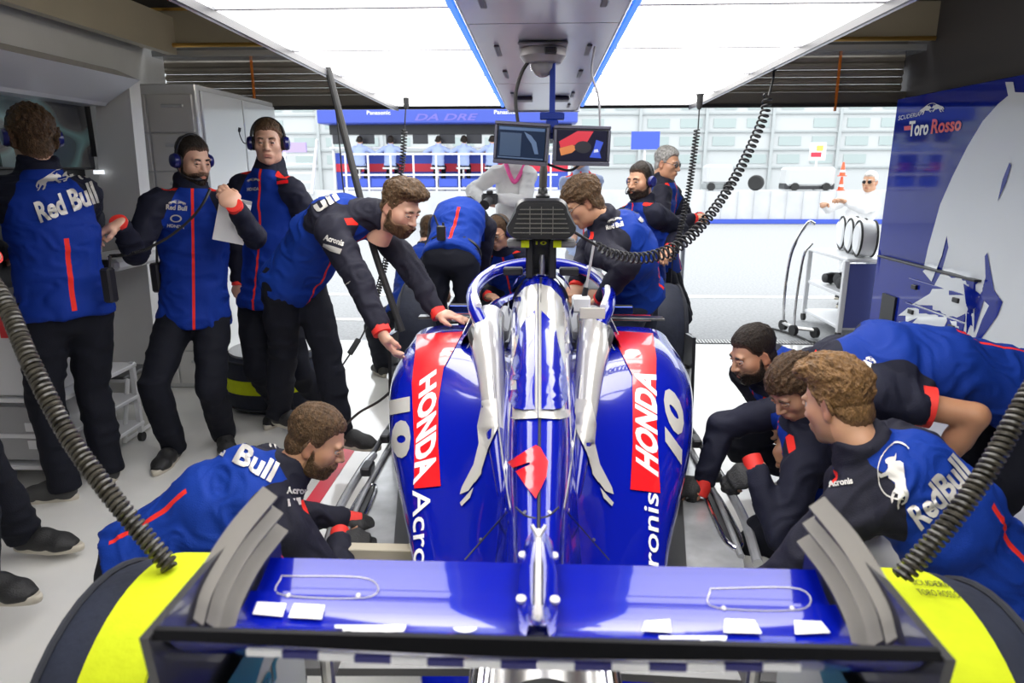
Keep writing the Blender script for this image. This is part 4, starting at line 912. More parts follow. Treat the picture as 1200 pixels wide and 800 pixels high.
HAIRC = {'brown': (.060, .032, .014), 'dark': (.018, .012, .008), 'ginger': (.16, .085, .032), 'grey': (.30, .29, .27), 'white': (.7, .68, .64), 'auburn': (.085, .048, .022), 'black': (.008, .006, .006)}
HM = {k: hairmat('hair_' + k, c) for k, c in HAIRC.items()}; HB = {k: mat('brow_' + k, c, .6) for k, c in HAIRC.items()}
TONE = {'fair': (.62, .36, .25), 'warm': (.52, .28, .165), 'tan': (.44, .215, .115)}
_sk = {}
def skin(t, h):
    if (t, h) not in _sk: _sk[t, h] = skinmat('skin_%s_%s' % (t, h), TONE[t], HAIRC[h])
    return _sk[t, h]
EYEW = mat('eye_white', (.50, .46, .43), .2, coat=.6); IRIS = mat('iris_brown', (.06, .03, .015), .15, coat=1); PUP = mat('pupil', (.004, .004, .004), .1, coat=1)
def jackmat(name, blue, navy, stripe=True, short=False):
    m = mat(name, blue, .72, bump=.22, bscale=260); n = NT(m)
    tc = n.xyz(n.attr('tc').outputs['Vector']); arm = n.attr('arm').outputs['Fac']; u, v, w = tc[0], tc[1], tc[2]
    au = n.math('ABSOLUTE', u); c = n.mix(n.gt(arm, 0.), blue, navy)
    red = (.78, .03, .02)
    c = n.mix(n.mul(n.lt(au, .007), n.gt(v, .0), n.lt(arm, -.001)), c, red)
    if stripe: c = n.mix(n.mul(n.lt(n.math('ABSOLUTE', n.math('ADD', u, n.math('MULTIPLY', w, -.06))), .010), n.lt(v, -.03), n.lt(w, .25), n.gt(w, -.05)), c, red)
    c = n.mix(n.mul(n.between(au, .075, .150), n.between(v, .028, .062), n.gt(w, .42)), c, red)
    c = n.mix(n.gt(w, .535), c, navy)
    n.t.links.new(c, n.b.inputs['Base Color']); n.b.inputs['Sheen Weight'].default_value = .0; n.b.inputs['Specular IOR Level'].default_value = .18; return m
NAVY = (.012, .013, .026); JB = (.004, .028, .245)
JACK = {'jacket': jackmat('team_jacket_cloth', JB, NAVY), 'softshell': jackmat('softshell_cloth', (.005, .035, .27), (.016, .016, .027)), 'tee': jackmat('team_tee_cloth', (.005, .032, .25), NAVY), 'pale': jackmat('pale_shirt_cloth', (.40, .50, .72), (.35, .42, .62), False),
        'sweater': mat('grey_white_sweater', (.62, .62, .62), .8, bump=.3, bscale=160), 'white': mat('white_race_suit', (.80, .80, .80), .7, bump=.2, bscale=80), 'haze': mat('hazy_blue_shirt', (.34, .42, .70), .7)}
TROU = mat('navy_trousers', (.008, .009, .015), .8, spec=.18, bump=.25, bscale=200); TROUD = mat('denim_dark', (.012, .018, .04), .8, bump=.3, bscale=240); SHORTS = mat('grey_shorts', (.35, .36, .38), .8)
GLOVE = mat('work_glove', (.012, .012, .012), .65, bump=.4, bscale=150); REDC = mat('red_cuff', (.75, .03, .02), .6); SHOE = mat('dark_shoe', (.014, .014, .015), .6, bump=.3, bscale=180); SHOEG = mat('grey_shoe', (.045, .045, .045), .7, bump=.3, bscale=180); SOLE = mat('shoe_sole', (.50, .46, .38), .6)
HSB = mat('headset_blue', (.008, .012, .13), .3, coat=.4); CUSH = mat('ear_cushion', (.01, .01, .01), .7)
# ---- head: solid-modelled once for each grain, then posed
_hc = {}
def headfield(h):
    if h in _hc: return _hc[h]
    f = Field((-.115, -.135, -.22), (.115, .15, .205), h)
    f.ell((0, -.014, .038), (.075, .096, .087), k=0); f.ell((0, .030, -.028), (.062, .068, .094), k=.03); f.ell((0, .036, -.078), (.049, .054, .045), k=.025)
    f.ell((0, .080, -.106), (.020, .016, .016), k=.022)
    for s in (-1, 1):
        f.ell((s * .046, .052, -.022), (.024, .028, .026), k=.025); f.ell((s * .050, .0, -.075), (.018, .035, .03), k=.03)
        f.ell((s * .028, .083, .027), (.028, .013, .010), k=.014)
        f.ell((s * .033, .106, .003), (.017, .024, .012), k=.012, sub=True)
        f.tube([(s * .016, .0935, .0085), (s * .033, .0975, .0115), (s * .048, .086, .007)], .0035, k=.005)
        f.tube([(s * .019, .0925, -.004), (s * .033, .0945, -.0065), (s * .046, .086, -.002)], .0025, k=.005)
    f.tube([(0, .088, .020), (0, .104, -.010), (0, .117, -.030)], [.009, .0095, .0125], k=.012)
    for s in (-1, 1): f.ell((s * .0135, .104, -.034), (.010, .012, .008), k=.007); f.ell((s * .007, .110, -.043), (.0045, .007, .005), k=.003, sub=True)
    f.ell((0, .094, -.068), (.027, .014, .020), k=.014)
    f.ell((0, .1035, -.0615), (.024, .009, .0055), k=.005); f.ell((0, .1015, -.0735), (.019, .010, .0065), k=.005); f.ell((0, .112, -.0668), (.022, .010, .0018), k=.003, sub=True)
    f.ell((0, .103, -.086), (.016, .008, .006), k=.008, sub=True)
    for s in (-1, 1):
        R = np.array(Matrix.Rotation(-.25, 3, 'X') @ Matrix.Rotation(s * .38, 3, 'Z'))
        f.ell((s * .078, -.012, -.008), (.0075, .020, .033), R=R, k=.008); f.ell((s * .086, -.008, -.004), (.006, .011, .019), R=R, k=.005, sub=True); f.ell((s * .076, -.004, -.036), (.007, .010, .012), R=R, k=.006)
    f.tube([(0, -.02, -.05), (0, -.038, -.13), (0, -.045, -.22)], [.054, .055, .060], k=.03)
    _hc[h] = f; return f
def hair_region(P, style):
    x, y, z = P[..., 0], P[..., 1], P[..., 2]; ax = np.abs(x)
    hl = {'short': (.071, .034, -.045, -.090), 'quiff': (.070, .034, -.040, -.088), 'bald': (.05, .02, -.05, -.09), 'full': (.050, .015, -.055, -.11)}.get(style, (.071, .034, -.045, -.09))
    line = np.interp(y, [-.10, -.05, -.028, -.018, .012, .020, .045, .066, .09], [hl[3], hl[2] - .03, hl[2], .012, -.012, -.006, hl[1] + .022, hl[0] - .002, hl[0]])
    return line - z - np.clip(.03 - ax, 0, .03) * .15 * (y > .05) + .005 * np.sin(y * 260 + 9 * np.sin(x * 90)) * np.sin(x * 310 + z * 120)
def head_parts(h, hair, beard, seed):
    """returns {part: (V, Q, attrs)} in head space"""
    key = ('p', h, hair, beard, seed)
    if key in _hc: return _hc[key]
    f = headfield(h); P = f.P(); out = {}
    V, Q = f.mesh(relax=1); x, y, z = V.T
    lip = np.exp(-((x / .023) ** 2 + ((z + .0675) / .0095) ** 2) ** 2) * (y > .085)
    st = (1 / (1 + np.exp((z + .05) / .006))) * (y > -.005) * (z > -.135) * (1 - lip) + np.exp(-(((np.abs(x) - .032) / .020) ** 2 + ((z - .0285) / .0055) ** 2) ** 2) * (y > .07) * 2.2
    stf = {None: 0., 'stubble': .9, 'beard': 1.3, 'short': 1.1}[beard]; brow = np.exp(-(((np.abs(x) - .032) / .020) ** 2 + ((z - .0285) / .0055) ** 2) ** 2) * (y > .07) * 1.7
    out['head'] = (V, Q, {'lip': lip + .45 * np.exp(-((np.abs(x) - .082) / .012) ** 2), 'stub': np.where(brow > .1, brow, st * stf)})
    if hair and hair != 'none':
        rg = hair_region(P, hair); F0 = f.F
        x, y, z = P[..., 0], P[..., 1], P[..., 2]
        if hair in ('quiff',): th = .006 + .026 * np.clip((z - .07) / .05, 0, 1) * np.clip((y + .08) / .12, 0, 1) + .009 * np.clip((z - .03) / .06, 0, 1)
        elif hair == 'full': th = .011 + .013 * np.clip((z + .01) / .09, 0, 1)
        elif hair == 'bald': th = .004 + 0 * z
        else: th = .005 + .009 * np.clip((z - .02) / .08, 0, 1)
        core = ellip(P, (0, -.014, .038), (.0755, .0965, .0875)); core = np.minimum(core, np.minimum(F0 + .002, ellip(P, (0, -.02, -.03), (.066, .075, .075))))
        if hair == 'quiff': core = np.minimum(core, ellip(P, (0, .045, .09), (.055, .045, .035)) + .012)
        k_ = np.clip(-rg / .028, 0, 1); th = th * k_ * (2 - k_) - .0015
        Hf = smax(core - th, rg, .004)
        V, Q = surfnet(Hf, f.lo, f.h, 1)
        N = vnormals(V, Q); a = .0065 if hair in ('quiff', 'full') else .0025
        C = np.stack([V[:, 0] * 95, V[:, 1] * 30, V[:, 2] * 45], 1); V = V + N * (vnoise(C, seed)[:, None] * a + vnoise(C * 2.3, seed + 3)[:, None] * a * .6) * np.clip((V[:, 2:3] + .03) / .06, .3, 1)
        out['hair'] = (V, Q, {'fade': np.clip(-hair_region(V, hair) / .030, 0, 1)})
    if beard in ('beard', 'short'):
        x, y, z = P[..., 0], P[..., 1], P[..., 2]
        top = np.interp(y, [-.0, .012, .03, .06, .085, .11], [.0, -.008, -.046, -.058, -.046, -.044]); bot = -.128 + np.clip((.06 - y), 0, .06) * .5
        rg = np.maximum(np.maximum(z - top, bot - z), -(y - .004))
        mouth = ellip(P, (0, .10, -.0675), (.023, .05, .0085)); th = {'beard': .006, 'short': .0025}[beard] + .004 * np.clip((-.08 - z) / .03, 0, 1)
        Bf = smax(smax(f.F - th, rg, .004), -mouth, .002); V, Q = surfnet(Bf, f.lo, f.h, 1)
        if len(V): N = vnormals(V, Q); V = V + N * vnoise(V * 140, seed)[:, None] * .0018; out['beard'] = (V, Q, {'fade': np.clip((np.interp(V[:, 1], [-.0, .012, .03, .06, .085, .11], [.0, -.008, -.046, -.058, -.046, -.044]) - V[:, 2]) / .018, 0, 1)})
    _hc[key] = out; return out
def smax(a, b, k): return -smin(-a, -b, k)
# ---- hands: curl per finger; thumb on the -x side (right hand, palm down)
_hd = {}
HAND = {'relaxed': ([.5, .6, .7, .8], .3, .0), 'flat': ([.15, .1, .1, .2], .1, .07), 'grip': ([1.35, 1.4, 1.45, 1.5], .9, .0), 'press': ([.45, .35, .4, .5], .35, .06), 'pinch': ([.95, 1.0, 1.15, 1.3], .7, .02), 'point': ([.2, .7, 1.1, 1.3], .6, .0)}
def hand_mesh(pose, h, glove=0.):
    key = (pose, h, glove)
    if key in _hd: return _hd[key]
    curl, th, spread = HAND[pose]; f = Field((-.08, -.05, -.11), (.065, .20, .045), h)
    f.tube([(0, -.022, 0), (0, 0, 0), (-.002, .045, 0), (0, .086, .001)], [.026, .027, .038, .040], [.021, .019, .0165, .0125], (1, 0, 0), k=.01)
    f.ell((-.024, .030, -.008), (.018, .032, .015), k=.015)
    for i, (x, y, L, r) in enumerate(((-.030, .086, .074, .0088), (-.0105, .092, .083, .0092), (.0095, .089, .077, .0088), (.028, .080, .060, .0078))):
        p = np.array((x * .95, y - .012, .002)); pts = [p.copy()]; a = 0; d0 = (i - 1.5) * spread
        for L_, w in ((.5, .75), (.30, 1.15), (.22, .8)):
            a += curl[i] * w; p = p + (L + .012 if L_ == .5 else L) * L_ * np.array((math.sin(d0) * math.cos(a), math.cos(d0) * math.cos(a), -math.sin(a))); pts.append(p.copy())
        f.tube(pts, [r * 1.08, r * 1.02, r * .95, r * .82], k=.004)
    t = th; p0 = np.array((-.026, .022, -.006)); d1 = nrm((-.75 + .25 * t, .65, -.25 - .4 * t)); d2 = nrm((-.35 + .5 * t, .9, -.25 - .5 * t)); d3 = nrm((-.1 + .6 * t, .95, -.25 - .5 * t))
    f.tube([p0, p0 + d1 * .036, p0 + d1 * .036 + d2 * .030, p0 + d1 * .036 + d2 * .03 + d3 * .024], [.0135, .0115, .0100, .0085], k=.007)
    V, Q = surfnet(f.F - glove, f.lo, f.h, 1); _hd[key] = (V, Q); return V, Q
def tri(F, G):
    G = np.clip(G, 0, np.array(F.shape) - 1.001); I = G.astype(int); f = G - I; r = 0
    for i in (0, 1):
        for j in (0, 1):
            for k in (0, 1): r = r + F[I[:, 0] + i, I[:, 1] + j, I[:, 2] + k] * (f[:, 0] if i else 1 - f[:, 0]) * (f[:, 1] if j else 1 - f[:, 1]) * (f[:, 2] if k else 1 - f[:, 2])
    return r
def ik(a, t, l1, l2, pole):
    a, t = np.asarray(a, float), np.asarray(t, float); d = t - a; L = np.linalg.norm(d); L2 = min(L, (l1 + l2) * .998); L2 = max(L2, abs(l1 - l2) + .02); u = d / max(L, 1e-6); t = a + u * L2
    c = (l1 * l1 + L2 * L2 - l2 * l2) / (2 * L2); p = np.asarray(pole, float); p = nrm(p - u * (p @ u)); return a + u * c + p * math.sqrt(max(l1 * l1 - c * c, 0)), t
def frame(y, z): y = nrm(y); x = nrm(np.cross(y, z)); return np.array([x, y, np.cross(x, y)]).T   # columns
_shoe = {}
def shoe_mesh(h):
    if h not in _shoe:
        f = Field((-.06, -.10, -.0), (.06, .20, .16), h)
        f.tube([(0, -.045, .045), (0, .04, .048), (0, .11, .035), (0, .155, .028)], [.036, .043, .046, .036], [.045, .045, .034, .024], (1, 0, 0), k=.01); f.tube([(0, -.045, .05), (0, -.04, .115)], [.04, .042], k=.02, cut1=True); f.cut((0, 0, .014), (0, 0, -1)); _shoe[h] = f.mesh()
        ol = [(.036 * math.sin(a) * (1.25 if math.cos(a) > 0 else 1), .052 + (.148 if math.cos(a) > 0 else .145) * math.cos(a)) for a in np.linspace(0, 2 * math.pi, 22, endpoint=False)]
        m = MB(); m.loft([[(x * k, (y - .05) * k + .05, z) for x, y in ol] for z, k in ((0, .96), (.006, 1.0), (.022, 1.02), (.030, .97))], closed=True, cap=True); _shoe['s'] = (np.array(m.V), m.F)
    return _shoe[h], _shoe['s']
def person(label, pel, neck, right, look, wr, pole, an, kpole, toe, s=1., h=.014, top='jacket', legs=None, hair='short', hairc='brown', tone='fair', beard=None, hands=('relaxed', 'relaxed'), hdir=(None, None), hnorm=(None, None), gloves=False, headset=None, glasses=False, short=False, shoe=SHOE, round_=.04, cuffs=(True, True), fat=1., group=None, up=(0, 0, 1), hd=.0045, collar=True, face=True, shorts=False, seed=0, headoff=None, name='person', dshoe=0):
    pel, neck, right = np.asarray(pel, float), np.asarray(neck, float), nrm(right); sp = nrm(neck - pel); right = nrm(right - sp * (right @ sp)); fw = np.cross(sp, right)
    root = thing(name, label, 'person', (pel[0], pel[1], 0 if min(an[0][2], an[1][2]) < .6 else min(an[0][2], an[1][2]) - .09), group)
    T = np.linalg.norm(neck - pel); mid = (pel + neck) / 2 - fw * round_ * s; c3 = pel + (neck - pel) * .76 - fw * round_ * .75 * s
    spine = [pel - sp * .06 * s, pel + sp * .08 * s - fw * round_ * .3 * s, mid, c3, neck - sp * .03 * s]
    shw = .168 * s; B = []; W = []
    sh = [neck - sp * .075 * s + right * k * shw + (fw * .015 * s) for k in (-1, 1)]
    arms = []; legsJ = []
    for i in (0, 1):
        d = np.asarray(wr[i], float) - sh[i]; sh[i] = sh[i] + nrm(d) * .03 * s * (1 if np.linalg.norm(d) > .35 * s else 0)
        e, w = ik(sh[i], wr[i], .295 * s, .265 * s, pole[i]); arms.append((sh[i], e, w))
    hipc = pel - sp * .02 * s
    for i in (0, 1):
        k = -1 if i == 0 else 1; hp = hipc + right * k * .092 * s - sp * .03 * s; kn, ank = ik(hp, an[i], .425 * s, .415 * s, kpole[i]); legsJ.append((hp, kn, ank))
    lo = np.min([pel, neck] + [p for a in arms + legsJ for p in a], 0) - .22; hi = np.max([pel, neck] + [p for a in arms + legsJ for p in a], 0) + .22
    # head frame
    lk = nrm(look); hc = neck + nrm(sp * .55 + np.asarray(up) * .55 + lk * .12) * .155 * s if headoff is None else neck + np.asarray(headoff) * s
    Rh = frame(lk, up); hs = .95 * s
    # ---------------- body: torso, limbs, head and hands in one mesh
    hb = max(.018, h * 1.3); f = Field(lo, hi, hb)
    f.tube([spine[0], spine[1], mid, c3, neck], [.13 * s, .12 * s, .13 * s, .14 * s, .05 * s], [.09 * s, .085 * s, .09 * s, .09 * s, .05 * s], right, k=0)
    for a in arms: f.tube(a, [.034 * s, .030 * s, .022 * s], k=.03)
    for a in legsJ: f.tube(a, [.07 * s, .048 * s, .034 * s], k=.03)
    Vb, Qb = f.mesh(); Vs, Qs, lips, stubs = [Vb], [Qb], [np.zeros(len(Vb))], [np.zeros(len(Vb))]; nb = len(Vb)
    hp_ = head_parts(hd, hair, beard, seed); V, Q, at_ = hp_['head']
    Vs.append(hc + (V * hs) @ Rh.T); Qs.append(Q + nb); lips.append(at_['lip']); stubs.append(at_['stub']); nb += len(V)
    hf = []
    for i in (0, 1):
        a = arms[i]; d = nrm(hdir[i]) if hdir[i] is not None else nrm(a[2] - a[1]); z = np.asarray(hnorm[i] if hnorm[i] is not None else (0, 0, 1), float)
        if abs(nrm(z) @ d) > .96: z = fw
        R = frame(d, z)
        if i == 0: R = R.copy()
        hf.append((a[2], R)); V, Q = hand_mesh(hands[i], max(.0042, h * .36)); V = V * (1.0 * s)
        if i == 0: V = V * np.array((-1, 1, 1)); Q = Q[:, ::-1]
        Vs.append(a[2] + V @ R.T); Qs.append(Q + nb); nb += len(V); lips.append(np.zeros(len(V))); stubs.append(np.zeros(len(V)))
    if short:
        for i in (0, 1):
            f = Field(lo, hi, max(h, .010)); a = arms[i]; f.tube([a[0], a[1], a[1] + (a[2] - a[1]) * .35, a[2]], [.048 * s, .042 * s, .043 * s, .026 * s], k=0); V, Q = f.mesh(); Vs.append(V); Qs.append(Q + nb); nb += len(V); lips.append(np.zeros(len(V))); stubs.append(np.zeros(len(V)))
    if shorts:
        for i in (0, 1):
            f = Field(lo, hi, max(h, .012)); a = legsJ[i]; f.tube([a[0], a[1], a[1] + (a[2] - a[1]) * .35, a[2]], [.08 * s, .055 * s, .058 * s, .036 * s], k=0); V, Q = f.mesh(); Vs.append(V); Qs.append(Q + nb); nb += len(V); lips.append(np.zeros(len(V))); stubs.append(np.zeros(len(V)))
    body = mk('body', np.concatenate(Vs), np.concatenate(Qs), skin(tone, hairc), root, attrs={'lip': np.concatenate(lips), 'stub': np.concatenate(stubs)})
    for nm in ('hair', 'beard'):
        if nm in hp_: V, Q, a_ = hp_[nm]; mk(nm, hc + (V * hs) @ Rh.T, Q, HM[hairc], root, attrs=a_)
    HP = lambda p: hc + Rh @ (np.asarray(p, float) * hs)
    if face:
        for k in (-1, 1):
            m = MB(); c = HP((k * .0325, .0825, .003)); ax = Rh @ nrm((k * .12, 1, -.06)); r = .0128 * hs
            m.m = 0; m.lathe([(r * math.sin(t), r * math.cos(t)) for t in np.linspace(.64, 2.2, 8)], c, ax, 14); m.m = 1; m.lathe([(r * 1.01 * math.sin(t), r * 1.01 * math.cos(t)) for t in np.linspace(.22, .66, 4)], c, ax, 14); m.m = 2; m.lathe([(r * 1.02 * math.sin(t), r * 1.02 * math.cos(t)) for t in np.linspace(.01, .26, 3)], c, ax, 12)
            m.build('eye', [EYEW, IRIS, PUP], root)
    if face:
        for k in (-1, 1): MB().tube(spline([HP((k * .015, .0955, .0235)), HP((k * .034, .0965, .030)), HP((k * .053, .081, .0255))], 8), np.array([.0035, .0044, .0045, .0044, .004, .0035, .003, .0015]) * s, 6).build('eyebrow', HB[hairc], root)
    if glasses:
        m = MB()
        for k in (-1, 1):
            m.tube([HP((k * .034 + .023 * math.cos(t), .104 - .006 * abs(math.cos(t)) * (k * math.cos(t) > 0), .002 + .015 * math.sin(t))) for t in np.linspace(0, 6.283, 18, endpoint=False)], .0016 * s, 5, closed=True); m.tube([HP((k * .056, .098, .006)), HP((k * .078, .02, .008)), HP((k * .08, -.01, .0))], .0015 * s, 5)
        m.tube([HP((-.011, .106, .004)), HP((.011, .106, .004))], .0015 * s, 5); g = m.build('glasses', BLACK, root)
        if glasses == 'sun':
            for k in (-1, 1): MB().lathe([(.021 * hs, 0), (.021 * hs, .002)], HP((k * .034, .101, .002)), Rh @ np.array((0, 1, 0)), 16).build('lens', BLACK, g)
    if headset:
        hcol = BLACK if headset == 'black' else HSB; m = MB(); m.tube([HP((.094 * math.sin(t), -.012 - .012 * math.cos(t), .03 + .108 * math.cos(t))) for t in np.linspace(-1.75, 1.75, 22)], .0085 * s, 8); hsb = m.build('headset', BLACK, root)
        for k in (-1, 1):
            ax = Rh @ np.array((k, 0, 0)); m = MB(); m.lathe([(.020 * s, .0), (.037 * s, .002 * s), (.040 * s, .012 * s), (.033 * s, .028 * s), (.012 * s, .034 * s)], HP((k * .088, -.008, -.005)), ax, 18); m.build('ear_cup', hcol, hsb)
            m = MB(); m.lathe([(.020 * s, -.012 * s), (.036 * s, -.010 * s), (.039 * s, .003 * s), (.02 * s, .004 * s)], HP((k * .086, -.008, -.005)), ax, 18); m.build('cushion', CUSH, hsb)
        mic = [HP((.105, .0, -.02)), HP((.10, .05, -.06)), HP((.06, .10, -.078)), HP((.02, .122, -.072))] if headset != 'up' else [HP((.105, .01, -.0)), HP((.13, .05, .0)), HP((.145, .07, .05)), HP((.14, .07, .085))]
        MB().tube(spline(mic, 16), [.003 * s] * 12 + [.008 * s] * 4, 6).build('microphone', BLACK, hsb)
    # ---------------- jacket
    k1 = fat; f = Field(lo, hi, h); fj = None
    f.tube([pel - sp * .12 * s] + spine, [.186 * s * k1, .182 * s * k1, .165 * s * k1, .168 * s * (k1 * .5 + .5), .176 * s, .075 * s], [.140 * s * k1, .137 * s * k1, .124 * s * k1, .122 * s * (k1 * .5 + .5), .118 * s, .070 * s], right, k=0)
    f.tube([sh[0] - sp * .004, neck - sp * .045 * s, sh[1] - sp * .004], [.064 * s, .068 * s, .064 * s], k=.04 * s)
    Ft = f.F.copy()
    Pf = f.P(); hem = (Pf - (pel - sp * .085 * s)) @ sp; FA = np.full_like(f.F, .3); cuffc = []
    for i in (0, 1):
        a = arms[i]; g = Field.__new__(Field); g.h, g.lo, g.ax, g.F = f.h, f.lo, f.ax, FA
        if short: e2 = a[0] + (a[1] - a[0]) * .52; g.tube([a[0], e2], [.074 * s, .066 * s], k=0, cut1=True); cuffc.append((e2, nrm(a[1] - a[0]), .066 * s))
        else: g.tube([a[0], a[0] * .5 + a[1] * .5, a[1], a[1] * .5 + a[2] * .5, a[2]], [.068 * s, .063 * s, .056 * s, .050 * s, .040 * s], k=0, cut1=True); cuffc.append((a[2], nrm(a[2] - a[1]), .040 * s))
        FA = g.F
    F = smin(np.maximum(Ft, -hem), FA, .035 * s)
    if collar:
        nk = hc + Rh @ (np.array((0, -.044, -.088)) * s); g = Field.__new__(Field); g.h, g.lo, g.ax, g.F = f.h, f.lo, f.ax, F; g.tube([neck - sp * .05 * s, neck + (nk - neck) * .35, nk], [.088 * s, .074 * s, .071 * s], k=.03 * s, cut1=True); F = g.F
    V, Q = surfnet(F, f.lo, f.h, 1); N = vnormals(V, Q)
    dT = tri(Ft, (V - f.lo) / f.h); dA = tri(FA, (V - f.lo) / f.h); ds = np.minimum(np.linalg.norm(V - sh[0], axis=1), np.linalg.norm(V - sh[1], axis=1)) / s; thr = .03 * np.clip(1 - (ds - .10) / .08, 0, 1)
    q = V - pel; seg_ = np.stack([spine[1], mid, c3, neck]); w = (q @ sp) / T * .53; u = (q @ right) / s; t = np.clip((q @ sp) / T, 0, 1)
    cen = np.stack([np.interp(t, [0, .5, .76, 1], [(p - pel)[j] for p in (pel, mid, c3, neck)]) for j in range(3)], 1); v = ((q - cen) @ fw) / s
    dA2 = dT / s - dA / s; arm = np.maximum(np.abs(u) - np.interp(w, [-.1, .28, .38, .46, .53], [.30, .185, .160, .115, .07]), np.clip(dA2, -.1, .1) - thr) if not short else np.maximum(np.abs(u) - np.interp(w, [-.1, .28, .38, .46, .53], [.30, .19, .165, .125, .08]), dA2 - thr)
    if top in ('softshell', 'jacket', 'tee'): pass
    jn = vnoise(np.stack([(V @ right) * 7, (V @ fw) * 9, (V @ sp) * 16], 1), seed + 1) ; jn2 = vnoise(V * 11 + jn[:, None] * 2, seed + 2)
    V = V + N * ((1 - np.abs(jn) * 2) * .0075 + (1 - np.abs(jn2) * 2.2) * .0055)[:, None] * s
    jk = mk({'tee': 'team_shirt', 'sweater': 'sweater', 'white': 'race_suit', 'pale': 'team_shirt', 'haze': 'team_shirt'}.get(top, 'jacket'), V, Q, JACK[top], root, attrs={'tc': np.stack([u, v, w], 1), 'arm': arm})
    for i in (0, 1):
        if cuffs[i]:
            c, d, r = cuffc[i]; L_ = .055 if gloves else .02
            if short: L_ = .022
            m = MB(); m.lathe([(r * .80, -.02 * s), (r * 1.04, -.018 * s), (r * 1.03, L_ * s), (r * .85, (L_ + .003) * s)] if not gloves else [(r * .8, -.02 * s), (r * .98, -.01), (r * .92, L_ * s), (r * .7, (L_ + .003) * s)], c, d, 20); m.build('cuff', REDC, jk)
        if gloves:
            V, Q = hand_mesh(hands[i], max(.0042, h * .36), .0022); V = V * 1.03 * s; V[:, 1] += .012
            if i == 0: V = V * np.array((-1, 1, 1)); Q = Q[:, ::-1]
            mk('glove', hf[i][0] + V @ hf[i][1].T, Q, GLOVE, root)
    # ---------------- trousers and shoes
    lm = legs or TROU; f = Field(lo, hi, h)
    f.tube([pel + sp * .03 * s, pel - sp * .03 * s, pel - sp * .07 * s], [.135 * s * k1, .150 * s * k1, .142 * s], [.096 * s * k1, .106 * s * k1, .104 * s], right, k=0)
    for i in (0, 1):
        a = legsJ[i]
        if shorts: f.tube([a[0], a[1] + (a[0] - a[1]) * .05], [.100 * s, .092 * s], k=.03 * s, cut1=True)
        else: f.tube([a[0], a[0] * .5 + a[1] * .5, a[1], a[1] * .5 + a[2] * .5, a[2] + nrm(a[2] - a[1]) * .03 * s], [.098 * s, .088 * s, .074 * s, .072 * s, .064 * s], k=.03 * s, cut1=True)
    V, Q = f.mesh(relax=1); N = vnormals(V, Q); n1 = vnoise(np.stack([V[:, 0] * 9, V[:, 1] * 9, V[:, 2] * 15], 1), seed + 5); V = V + N * ((1 - np.abs(n1) * 2.2) * .007)[:, None] * s
    tr = mk('shorts' if shorts else 'trousers', V, Q, lm, root)
    for i in (0, 1):
        (SV, SQ), (OV, OF) = shoe_mesh(max(.006, h * .55)); a = legsJ[i][2]; d = nrm(toe[i]); z = (0, 0, 1) if abs(d[2]) < .6 else nrm(legsJ[i][1] - a); R = frame(d, z); o = a - R @ np.array((0, -.04, .085)) * s
        sm = mk('shoe', o + (SV * s) @ R.T, SQ, shoe, root); mk('sole', o + (OV * s) @ R.T, OF, SOLE, sm, sharp=40)
    return dict(root=root, jacket=jk, trousers=tr, body=body, arms=arms, legs=legsJ, sh=sh, hc=hc, Rh=Rh, HP=HP, fw=fw, sp=sp, right=right, pel=pel, neck=neck, s=s, bj=None)
def BJ(p):
    if p['bj'] is None: p['bj'] = bvh(p['jacket'])
    return p['bj']
# ================================================================ the cast
Dn = (0, 0, -1); Zu = (0, 0, 1)
def marks(p, items):
    tg = BJ(p)
    for it in items:
        if it[0] == 'bulls': lay('emblem', poly2d(*twobulls(), grid=.12), it[1], tg, SILVPR, p['jacket'], off=.004)
        elif it[0] == 'bull': lay('emblem', poly2d([(1 - x, y) for x, y in BULL][::-1], ring(.45, .55, .52, .55, 100, 330, 20), grid=.08), it[1], tg, SILVPR, p['jacket'], off=.004)
        elif it[0] == 'box': lay('badge', poly2d([(0, 0), (1, 0), (1, 1), (0, 1)], grid=.5), it[1], tg, it[2] if len(it) > 2 else SILVPR, p['jacket'], off=.005, maxjump=.4)
        elif it[0] == 'ring': lay('badge', poly2d(ring(.5, .5, .36, .5), grid=.3), it[1], tg, SILVPR, p['jacket'], off=.003)
        else: laytext(it[0], it[1], tg, it[2] if len(it) > 2 else SILVPR, p['jacket'], bold=.035, grid=.12, off=.004)
def quad(x0, y0, x1, y1, h):
    """baseline from (x0, y0) to (x1, y1), letters h tall"""
    d = nrm((x1 - x0, y1 - y0)); n = np.array((d[1], -d[0])) * h
    return [(x0, y0), (x1, y1), (x1 + n[0], y1 + n[1]), (x0 + n[0], y0 + n[1])]
